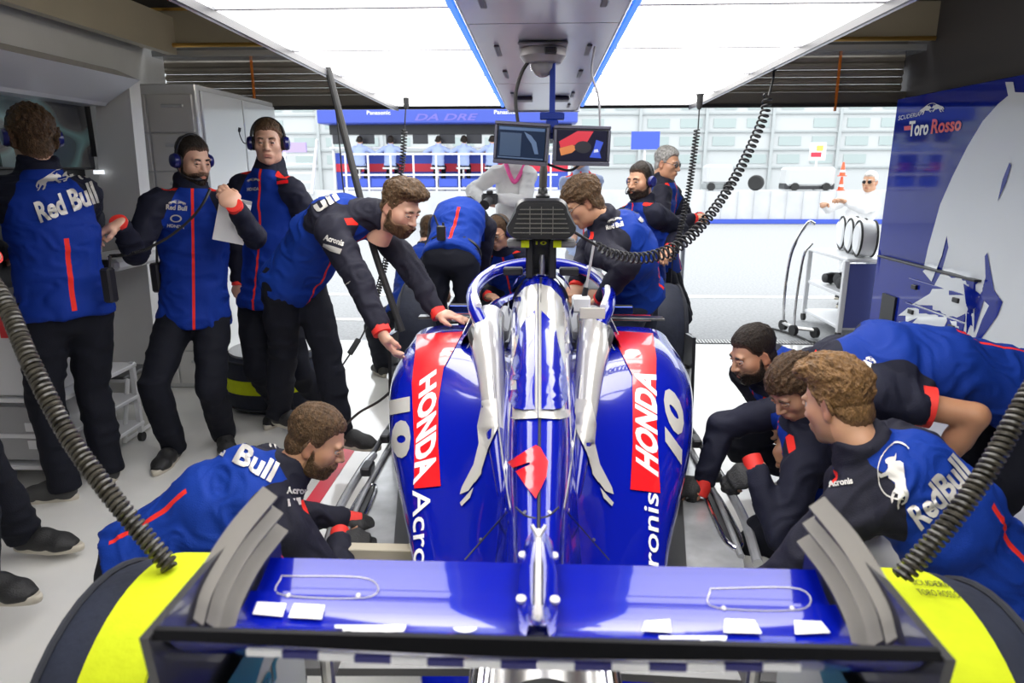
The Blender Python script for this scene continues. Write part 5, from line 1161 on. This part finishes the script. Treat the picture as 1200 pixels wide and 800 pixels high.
# far left, back to us
P1 = person('tall headset man seen from behind, facing the wall screens at left', (-2.37, 3.25, 1.05), (-2.42, 3.29, 1.655), (.66, .75, 0), (-.75, .62, .0),
    ((-2.85, 3.5, 1.25), (-2.72, 3.72, 1.25)), ((-.6, -.8, -.3), (.6, .6, -.6)), (at(76, 566, Z=.09), at(128, 545, Z=.09)), ((-1, .6, 0), (-1, .6, 0)), ((-.95, -.12, 0), (-.5, .85, 0)), s=1.10, h=.0115, headset='blue', hair='full', hairc='auburn', shoe=SHOEG, seed=1, face=False, hands=('relaxed', 'relaxed'))
marks(P1, [('bulls', [(44, 228), (104, 212), (101, 184), (38, 196)]), ('Red Bull', quad(48, 262, 116, 237, 26))])
P2 = person('man cropped by the left picture edge, only arm, leg and trainer in view', (-2.36, 2.45, 1.02), (-2.40, 2.47, 1.57), (.1, -1, 0), (1, .1, 0),
    ((-2.75, 2.75, 1.1), at(-16, 300, Y=2.32)), ((-.3, 1, -1), (1, .1, -.9)), (at(-22, 716, Z=.09), at(32, 630, Z=.09)), ((1, 0, 0), (1, .1, 0)), ((1, -.1, 0), (1, .05, 0)), s=1.06, h=.012, hair='short', hairc='dark', seed=2, hdir=(None, (-1, .1, .1)))
P3 = person('bearded man with headset and clipboard, hand raised to his mouth', at(228, 362, Y=3.88), at(226, 222, Y=3.90), (-.90, -.42, 0), (.85, -.52, -.28),
    (at(276, 243, Y=3.56), at(140, 262, Y=3.45)), ((.7, 0, -1), (-.2, .6, -.6)), (at(262, 506, Z=.09), at(203, 521, Z=.09)), ((.3, -1, 0), (0, -1, 0)), ((.5, -.85, 0), (.05, -1, 0)), s=1.045, h=.0115, headset='blue', beard='short', hair='short', hairc='dark', hands=('relaxed', 'relaxed'), hdir=((-.55, .05, .75), (-.7, -.5, -.4)), hnorm=((.55, -.8, .2), None), seed=3)
marks(P3, [('bulls', quad(197, 240, 218, 241, 8)), ('Red Bull', quad(194, 245, 219, 247, 6)), ('ring', quad(199, 260, 213, 261, 9)), ('HONDA', quad(196, 266, 216, 268, 4))])
wq = P3['arms'][0][2] - .02 * nrm(P3['arms'][0][2] - P3['arms'][0][1]); MB().lathe([(.030, -.012), (.034, -.01), (.034, .01), (.030, .012)], wq, P3['arms'][0][2] - P3['arms'][0][1], 16).build('wristwatch', BLACK, P3['root'])
cb = thing('clipboard', 'white clipboard tucked under the arm of the bearded headset man', 'clipboard', at(276, 262, Y=3.66)); c0 = at(272, 258, Y=3.68)
Rc = frame((.35, -.1, 1), (.5, -.8, .2)); MB().box(c0, (.16, .25, .006), Rc, .002).build('board', mat('board_grey', (.35, .35, .36), .5), cb); MB().box(c0 + Rc @ (0, -.01, .006), (.16, .23, .004), Rc).build('paper', mat('paper', (.82, .82, .80), .7), cb); MB().box(c0 + Rc @ (0, .115, .009), (.06, .02, .008), Rc, .002).build('clip', STEEL, cb)
P4 = person('young clean-shaven man with headset standing behind the clipboard man', at(314, 342, Y=4.25), at(316, 200, Y=4.25), (-.97, .22, 0), (.25, -.95, -.08),
    (at(352, 330, Y=4.15), at(280, 330, Y=4.2)), ((.7, .6, -.2), (-.7, .6, -.2)), ((-1.48, 4.45, .09), (-1.78, 4.4, .09)), ((0, -1, 0), (0, -1, 0)), ((.2, -1, 0), (-.1, -1, 0)), s=1.075, h=.0125, headset='up', hair='short', hairc='auburn', tone='fair', seed=4)
marks(P4, [('bulls', quad(290, 214, 305, 213, 7)), ('HONDA', quad(290, 224, 304, 223, 4)), ('box', quad(325, 216, 338, 215, 4), RED)])
# leaning over the sidepod
P5 = person('bearded man with swept-up hair leaning over, both hands on the sidepod', at(350, 322, Y=3.78), at(424, 250, Y=3.58), (-.35, -.93, .1), (.80, -.42, -.52),
    (at(521, 378, Y=3.47), at(447, 388, Y=3.12)), ((.2, .6, .6), (.5, -.3, .9)), (at(404, 532, Z=.09), at(326, 500, Z=.09)), ((1, -.2, 0), (1, -.2, 0)), ((1, -.25, 0), (1, -.4, 0)), s=1.08, h=.0105, top='softshell', hair='quiff', beard='beard', hairc='auburn', hands=('flat', 'press'), hdir=((.9, -.25, -.12), (.35, .15, -.95)), hnorm=((.1, 0, 1), (-.9, -.3, .1)), round_=.075, hd=.004, seed=5, headoff=(.20, -.07, .035))
marks(P5, [('Acronis', quad(379, 281, 402, 289, 7)), ('box', quad(378, 291, 399, 298, 6)), ('ull', quad(372, 250, 398, 234, 14)), ('bulls', quad(397, 345, 412, 330, 4))])
# kneeling by the left floor edge
P6 = person('kneeling bearded man in bright blue jacket working at the left car floor', at(178, 655, Y=1.95), at(338, 558, Y=2.13), (.55, -.70, -.22), (.86, .16, -.48),
    ((-.78, 2.48, .29), at(398, 634, Y=2.28)), ((-.2, .3, -.6), (.1, -.9, .1)), ((-1.42, 1.85, .10), (-1.36, 1.58, .10)), ((1, .2, -1), (1, -.1, -1)), ((-1, 0, -.4), (-1, 0, -.4)), s=1.0, h=.0085, top='softshell', hair='short', beard='short', hairc='auburn', gloves=True, hands=('relaxed', 'pinch'), hdir=(None, (.95, .1, -.15)), hnorm=(None, (.0, -.5, .85)), round_=.05, hd=.0034, seed=6, tone='warm')
marks(P6, [('ed Bull', quad(232, 520, 316, 566, 26)), ('bulls', [(262, 506), (322, 530), (340, 505), (290, 488)]), ('Acronis', quad(335, 579, 366, 579, 9)), ('box', quad(338, 594, 366, 590, 9))])
# bent over ahead of the cockpit, back to us
P7 = person('man bent double with his back to us, radio on his belt', at(530, 298, Y=4.75), (-.58, 5.22, 1.33), (1, .05, 0), (0, .7, -.7),
    ((-.80, 5.40, .76), (-.56, 5.45, .76)), ((-.4, .1, -1), (.1, .1, -1)), ((-.80, 4.65, .09), (-.48, 4.7, .09)), ((0, 1, 0), (0, 1, 0)), ((0, 1, 0), (0, 1, 0)), s=1.06, h=.0125, top='softshell', hair='full', hairc='black', face=False, round_=.085, headoff=(.0, .14, -.02), seed=7)
bl = P7['pel'] + P7['sp'] * .02; MB().tube([bl + P7['right'] * .192 * math.cos(a) + P7['fw'] * .142 * math.sin(a) for a in np.linspace(0, 6.283, 30, endpoint=False)], .014, 6, closed=True).build('belt', BLACK, P7['trousers'])
rd = thing('walkie_talkie', 'black radio clipped to the belt of the bent man', 'radio', at(517, 272, Y=4.55)); rc = at(517, 273, Y=4.60); MB().box(rc, (.06, .035, .10), None, .008).build('body', BLACK, rd); MB().tube([rc + (-.02, 0, .05), rc + (-.045, 0, .12)], .007, 6).build('aerial', RUBBER, rd); MB().lathe([(.008, 0), (.008, .02)], rc + (.015, 0, .05), (0, 0, 1), 8).build('knob', RUBBER, rd)
P18 = person('crouching man in blue at the left front wheel, behind the leaning man', (-1.06, 5.42, .58), (-.96, 5.72, 1.02), (.9, -.3, 0), (.4, .8, -.3),
    ((-.98, 5.95, .5), (-.75, 5.8, .5)), ((-1, 0, -.3), (1, 0, -.3)), ((-1.30, 5.38, .09), (-1.0, 5.5, .09)), ((0, .5, 1), (.3, .8, 1)), ((-.5, .8, 0), (.2, 1, 0)), s=1.02, h=.014, top='softshell', hair='short', face=False, shoe=SHOEG, seed=8)
P8 = person('crouching man in headset and glasses facing us beside the car nose', (-.28, 5.95, .72), at(588, 291, Y=5.55), (-.92, -.2, 0), (-.45, -.75, -.38),
    ((-.1, 5.15, .75), (-.42, 5.2, .72)), ((.7, .2, -.3), (-.7, .2, -.3)), ((-.15, 5.75, .09), (-.5, 5.8, .09)), ((.3, -1, .5), (-.3, -1, .5)), ((0, -1, 0), (0, -1, 0)), s=1.06, h=.0125, headset='blue', glasses=True, hair='short', hairc='brown', tone='warm', seed=9)
P9 = person('photographer in pale grey sweater, face hidden behind a hanging screen', at(597, 300, Y=6.9), at(604, 192, Y=6.9), (-.93, .3, 0), (.1, -1, -.3),
    (at(582, 232, Y=6.6), at(568, 236, Y=6.62)), ((.9, 0, -.4), (-.9, 0, -.4)), ((-.15, 6.9, .09), (-.5, 6.9, .09)), ((0, -1, 0), (0, -1, 0)), ((0, -1, 0), (-.1, -1, 0)), s=1.04, h=.014, top='sweater', hands=('grip', 'grip'), cuffs=(False, False), hair='short', hairc='grey', legs=mat('pale_trousers', (.4, .4, .42), .8), seed=10, hdir=((-.6, -.5, .1), (.6, -.5, .1)))
pk = mat('pink_scarf', (.75, .10, .32), .8); MB().tube(spline([P9['neck'] + np.array(q) for q in ((-.09, -.07, .0), (-.05, -.14, -.1), (0, -.155, -.17), (.06, -.13, -.08), (.09, -.06, .0))], 24), .02, 8).build('scarf', pk, P9['root'])
MB().loft([[P9['pel'] + np.array((x, -.165 - .01 * math.cos(x * 8), z)) for x in np.linspace(-.13, .13, 8)] for z in (.0, .12, .22)]).build('pink_bib', pk, P9['root'])
cm = thing('photo_camera', 'black photo camera held at the waist of the pale sweater photographer', 'camera', at(573, 232, Y=6.45)); k = at(574, 233, Y=6.47)
MB().box(k, (.15, .07, .10), None, .015).build('body', BLACK, cm); MB().lathe([(.035, 0), (.04, .02), (.042, .12), (.048, .14), (.03, .14)], k + (.0, -.03, -.01), (-.3, -1, -.3), 18).build('lens', BLACK, cm); MB().box(k + (0, 0, .06), (.06, .05, .03), None, .008).build('viewfinder', BLACK, cm)
P9b = person('person in grey shorts with bare legs standing outside behind the glasses man', at(684, 292, Y=7.1), at(680, 202, Y=7.1), (-1, 0, 0), (-.3, -1, -.1),
    (at(668, 290, Y=7.0), at(706, 290, Y=7.0)), ((-.8, .4, 0), (.8, .4, 0)), ((.52, 7.1, .09), (.32, 7.1, .09)), ((0, -1, 0), (0, -1, 0)), ((.1, -1, 0), (-.1, -1, 0)), s=1.0, h=.015, top='pale', hair='short', hairc='brown', legs=SHORTS, shorts=True, seed=11, cuffs=(False, False))
P10 = person('man in glasses bending into the cockpit from the right, navy sleeve nearest', at(745, 338, Y=4.15), at(707, 260, Y=3.98), (.42, .90, .1), (-.80, -.05, -.55),
    ((.34, 3.75, .98), (.22, 4.2, .98)), ((.3, -.8, -.3), (0, .7, .2)), ((.62, 4.1, .09), (.75, 4.42, .09)), ((-1, .3, 0), (-1, .3, 0)), ((-1, .3, 0), (-1, .3, 0)), s=1.07, h=.011, top='softshell', hair='full', hairc='auburn', tone='warm', glasses=True, legs=TROUD, round_=.08, hd=.004, seed=12, headoff=(-.11, -.03, .105))
marks(P10, [('bulls', quad(712, 262, 729, 258, 7)), ('Red Bull', quad(711, 270, 731, 265, 6)), ('ull', quad(752, 262, 768, 246, 10))])
P11 = person('bearded man with blue headset at the doorway, right of the screens', at(752, 320, Y=5.3), at(752, 238, Y=5.3), (-.55, .8, 0), (-.72, -.65, -.12),
    ((.95, 5.1, 1.1), (.55, 5.15, 1.0)), ((.6, .6, -.3), (-.5, 0, -.6)), ((.72, 5.6, .09), (.98, 5.55, .09)), ((-1, -.3, 0), (-1, -.3, 0)), ((-1, -.4, 0), (-1, -.4, 0)), s=1.07, h=.0125, headset='blue', beard='beard', hair='short', hairc='dark', tone='warm', seed=13)
P12 = person('grey-haired man in sunglasses at the doorway looking down to the right', at(776, 305, Y=5.9), at(778, 215, Y=5.9), (-.35, -.93, 0), (.80, -.52, -.22),
    ((1.30, 5.75, 1.28), (1.22, 5.6, 1.28)), ((.2, .8, -.6), (.2, -.6, -.8)), ((1.02, 6.1, .09), (.95, 5.75, .09)), ((1, -.4, 0), (1, -.4, 0)), ((1, -.5, 0), (1, -.5, 0)), s=1.07, h=.013, hair='short', hairc='grey', tone='warm', glasses='sun', seed=14, hands=('grip', 'grip'), top='softshell')
# the right-hand group
P13 = person('dark-haired bearded man in profile, farthest of the right-hand group', (1.34, 3.30, .52), at(898, 442, Y=3.10), (.28, .95, .05), (-.90, -.18, -.42),
    ((1.22, 2.95, .42), (1.2, 3.4, .42)), ((0, -.8, -.3), (0, .8, -.3)), ((1.55, 2.95, .09), (1.5, 3.4, .09)), ((-1, 0, .8), (-1, .2, .8)), ((-1, 0, 0), (-1, .1, 0)), s=1.04, h=.0105, top='softshell', hair='short', hairc='dark', beard='short', tone='warm', hd=.004, seed=15)
P14 = person('crouching gloved man with face turned down between the two right-hand heads', at(962, 590, Y=2.80), at(938, 492, Y=2.62), (.32, .93, .1), (-.80, -.30, -.72),
    (at(886, 550, Y=2.52), at(824, 566, Y=2.78)), ((.1, -.7, -.8), (-.2, .6, .8)), ((1.25, 2.35, .09), (1.35, 2.85, .09)), ((-1, -.2, .35), (-1, .2, .5)), ((-1, -.1, 0), (-1, .1, 0)), s=1.0, h=.0095, hair='full', hairc='brown', tone='warm', gloves=True, hands=('relaxed', 'pinch'), hdir=((-.8, .1, -.5), (-.9, .0, -.25)), hnorm=((-.3, -.4, .8), (-.2, -.4, .9)), hd=.0038, seed=16)
P15 = person('nearest kneeling man on the right with curly hair and lettered blue back', at(1165, 690, Y=1.78), at(1010, 528, Y=1.92), (.62, .64, .40), (-.50, .78, -.36),
    (at(838, 696, Y=2.02), (1.02, 2.2, .35)), ((.1, -.9, -.1), (0, .8, 0)), ((1.72, 1.55, .10), (1.80, 1.95, .10)), ((-1, -.2, -1), (-1, .2, -1)), ((1, 0, -.4), (1, 0, -.4)), s=1.02, h=.0085, top='softshell', hair='quiff', hairc='ginger', beard='stubble', tone='warm', round_=.055, hd=.0032, face=True, seed=17)
marks(P15, [('bull', [(1022, 560), (1052, 598), (1082, 562), (1052, 512)]), ('RedBull', [(1080, 622), (1142, 560), (1116, 530), (1062, 598)]), ('Acronis', quad(972, 572, 1000, 567, 8))])
P16 = person('man in short sleeves bending forward behind the curly-haired man, bare forearm', at(1200, 462, Y=2.45), at(978, 426, Y=2.45), (.25, .95, .2), (-.75, .2, -.62),
    (at(1088, 560, Y=2.25), (1.05, 2.75, .55)), ((1, -.4, .2), (0, .6, .3)), ((1.85, 2.35, .09), (1.9, 2.75, .09)), ((-1, -.1, 0), (-1, 0, 0)), ((-1, 0, 0), (-1, 0, 0)), s=1.04, h=.0095, top='tee', short=True, hair='short', hairc='brown', tone='tan', round_=.06, headoff=(.06, .12, -.15), seed=18, hdir=((-.6, .2, -.7), None))
marks(P16, [('Red Bull', [(1016, 452), (1022, 426), (1012, 422), (1007, 448)]), ('bulls', [(1014, 424), (1026, 428), (1028, 418), (1016, 412)])])
P17 = person('white-haired man in sunglasses and white suit outside behind the shelf trolley', (3.85, 8.7, .98), at(1016, 228, Y=8.6), (-.5, .86, 0), (-.70, -.70, -.05),
    ((3.5, 8.2, 1.3), (3.4, 8.5, 1.25)), ((.5, -.6, -.6), (-.6, .4, -.6)), ((3.85, 8.55, .09), (3.95, 8.85, .09)), ((-1, -.5, 0), (-1, -.5, 0)), ((-1, -.6, 0), (-1, -.6, 0)), s=1.0, h=.015, top='white', legs=JACK['white'], hair='short', hairc='white', glasses='sun', tone='warm', cuffs=(False, False), seed=19)
# on the pit wall stand
for i, px in enumerate((421, 457, 513, 543, 576)):
    x = at(px, 180, Y=22.6)[0]
    lab = ('seated crew member at the stand, first from the left end', 'seated crew member at the stand, second from its left end', 'seated crew member in the middle of the pit stand', 'seated crew member at the stand, second from its right end', 'seated crew member at the stand, beside the dark hanging screen')[i]
    person(lab, (x, 22.60, 1.86), (x + .02, 22.66, 2.40), (1, .15 * (i % 3 - 1), 0), (.2 * (i % 3 - 1), 1, -.1), ((x - .3, 22.95, 2.2), (x + .3, 22.95, 2.2)), ((-1, 0, -.5), (1, 0, -.5)), ((x - .14, 22.75, 1.42), (x + .14, 22.75, 1.42)), ((0, 1, .4), (0, 1, .4)), ((0, 1, 0), (0, 1, 0)), s=1.08, h=.03, hd=.009, top='haze', hair='full' if i % 2 else 'short', hairc='dark', cuffs=(False, False), face=False, headset='black', group='crew seated on the pit wall', seed=20 + i)
    t = thing('bar_stool', ('white stool under the first seated crew member', 'white stool under the second seated crew member', 'white stool under the middle seated crew member', 'white stool under the fourth seated crew member', 'white stool under the last seated crew member')[i], 'stool', (x, 22.55, 1.0), 'stools on the pit wall')
    MB().box((x, 22.55, 1.70), (.42, .40, .06), None, .02).build('seat', WT, t); MB().tube([(x, 22.55, 1.02), (x, 22.55, 1.70)], .04, 8).build('post', STEEL, t); MB().lathe([(.24, 0), (.24, .03), (.05, .05)], (x, 22.55, 1.0), (0, 0, 1), 16).build('base', STEEL, t)
# ================================================================ hoses, coiled cables and small things
HOSE = mat('coil_hose', (.020, .018, .015), .35); HOSEW = mat('worn_coil', (.045, .040, .030), .32, noise=.5, nscale=40); CORD = mat('black_cord', (.012, .012, .012), .5)
def helix(path, R, pitch, r, sides=6, per=14):
    P = spline(path, 240); d = np.linalg.norm(np.diff(P, axis=0), axis=1); L = np.concatenate([[0], np.cumsum(d)]); n = int(L[-1] / pitch * per); s = np.linspace(0, L[-1], n)
    C = np.stack([np.interp(s, L, P[:, i]) for i in range(3)], 1); T = np.gradient(C, axis=0); T /= np.linalg.norm(T, axis=1)[:, None]; x = nrm(np.cross(T[0], (.3, .2, 1))); out = []
    Rr = R if np.isscalar(R) else np.interp(s / L[-1], np.linspace(0, 1, len(R)), R)
    for i in range(n):
        x = nrm(x - T[i] * (x @ T[i])); y = np.cross(T[i], x); a = 2 * math.pi * i / per; rr_ = Rr if np.isscalar(Rr) else Rr[i]; out.append(C[i] + rr_ * (math.cos(a) * x + math.sin(a) * y))
    m = MB(); m.tube(out, r, sides); return m, C
def coil(name, label, path, R, pitch, r, m, core=None, cat='hose', per=14):
    t = thing(name, label, cat, path[-1]); h, C = helix(path, R, pitch, r, per=per); h.build('coil', m, t)
    if core: MB().tube(C[::6], core, 8).build('inner_cable', HOSE, t)
    return t
A = lambda x, y, Y: tuple(at(x, y, Y=Y))
coil('coiled_hose', 'thick coiled black hose in the left foreground running to the rear wheel', [A(-40, 290, 1.7), A(4, 352, 1.6), A(36, 425, 1.5), A(80, 510, 1.42), A(130, 580, 1.36), A(176, 636, 1.33), A(200, 664, 1.32)], .017, .0135, .0052, HOSEW, .012)
coil('coiled_hose', 'thick coiled black hose at the right picture edge over the lettered back', [A(1260, 380, 1.5), A(1206, 462, 1.42), A(1160, 545, 1.36), A(1118, 605, 1.32), A(1080, 650, 1.3), A(1056, 676, 1.29)], .017, .0135, .0052, HOSEW, .012)
t = coil('coiled_cable', 'coiled black cable looping from light rig to the cooling fan plug', [A(900, 112, 3.9), A(893, 142, 3.86), A(866, 200, 3.75), A(832, 252, 3.62), A(795, 288, 3.5), A(755, 302, 3.4), A(720, 298, 3.3), A(700, 288, 3.24)], [.022, .022, .022, .022, .026, .030, .024, .016], .030, .0055, CORD, None, 'cable')
MB().tube(spline([A(908, 72, 3.92), A(906, 92, 3.92), A(901, 112, 3.9)], 10), .006, 6).build('lead', CORD, t); MB().tube(spline([A(700, 288, 3.24), A(680, 276, 3.2), A(658, 262, 3.16), A(640, 244, 3.12), A(636, 236, 3.1)], 20), .007, 8).build('lead', CORD, t)
t = coil('coiled_cable', 'thin coiled cable hanging straight down right of the hanging screens', [A(817, 152, 5.0), A(812, 190, 5.0), A(806, 230, 5.0), A(796, 275, 5.0), A(788, 305, 5.0)], .020, .022, .005, CORD, .004, 'cable')
MB().tube([A(820, 118, 5.0), A(818, 152, 5.0)], .005, 6).build('lead', CORD, t); MB().tube(spline([A(788, 305, 5.0), A(786, 340, 5.0), A(782, 372, 5.0)], 10), .005, 6).build('lead', CORD, t)
t = coil('coiled_cable', 'thin coiled cable hanging behind the leaning bearded man', [A(474, 152, 5.2), A(472, 185, 5.2), A(468, 215, 5.2), A(458, 280, 5.0), A(446, 330, 4.8), A(434, 372, 4.6)], .020, .022, .005, CORD, .004, 'cable')
MB().tube([A(476, 118, 5.2), A(474, 152, 5.2)], .005, 6).build('lead', CORD, t); MB().tube(spline([A(434, 372, 4.6), A(424, 394, 4.5), A(412, 412, 4.4), A(400, 430, 4.3)], 12), .006, 6).build('lead', CORD, t); MB().tube([A(420, 398, 4.48), A(410, 414, 4.4)], .02, 8).build('plug', RUBBER, t)
for x, y, Y in ((908, 72, 3.92), (820, 119, 5.0), (476, 119, 5.2), (383, 76, 3.85)):
    c = np.array(A(x, y, Y)); MB().lathe([(.012, -.05), (.02, -.03), (.022, .03), (.03, .05)], c, (0, 0, 1), 12).build('cable_gland', RUBBER, rig)
cable('air_hose', 'taut black air hose from the light rig down to the left sidepod', [A(383, 76, 3.85), A(402, 150, 3.8), A(418, 215, 3.72), A(436, 285, 3.66), A(456, 345, 3.6), A(471, 388, 3.55)], .019, RUBBER, cat='hose', sides=10)
cable('thin_lead', 'thin dark lead hanging beside the taut black air hose', [A(381, 80, 3.9), A(392, 120, 3.9), A(398, 170, 3.9), A(404, 230, 3.9), A(420, 290, 3.8), A(434, 330, 3.75), A(444, 365, 3.7), A(455, 385, 3.65)], .004, CORD)
cable('floor_lead', 'black lead curving down to the floor by the left sidepod', [A(462, 455, 3.1), A(444, 470, 3.15), A(420, 484, 3.3), A(404, 500, 3.5), A(392, 520, 3.6)], .007, CORD)
t = coil('headset_lead', 'coiled headset lead crossing the chest of the clipboard man', [A(128, 300, 3.6), A(150, 298, 3.55), A(172, 292, 3.55)], .007, .010, .003, CORD, None, 'cable')
MB().tube(spline([A(172, 292, 3.55), A(200, 276, 3.6), A(224, 256, 3.64), A(238, 238, 3.68), A(246, 222, 3.75)], 16), .008, 6).build('lead', CORD, t)
t = thing('clip_radio', 'black radio hanging at the hip of the clipboard man', 'radio', A(184, 320, 3.8)); MB().box(A(184, 325, 3.82), (.05, .06, .17), None, .01).build('body', BLACK, t); MB().tube([A(184, 308, 3.82), A(184, 285, 3.82)], .007, 6).build('aerial', RUBBER, t)
t = thing('clip_radio', 'black radio on the right hip of the tall man facing screens', 'radio', A(134, 330, 3.2)); MB().box(A(128, 334, 3.22), (.05, .06, .17), None, .01).build('body', BLACK, t); MB().tube([A(128, 318, 3.22), A(129, 300, 3.22)], .007, 6).build('aerial', RUBBER, t)
print('script seconds', round(time.time() - T0, 1), 'tris', sum(len(o.data.polygons) * 2 for o in SC.objects if o.type == 'MESH'))
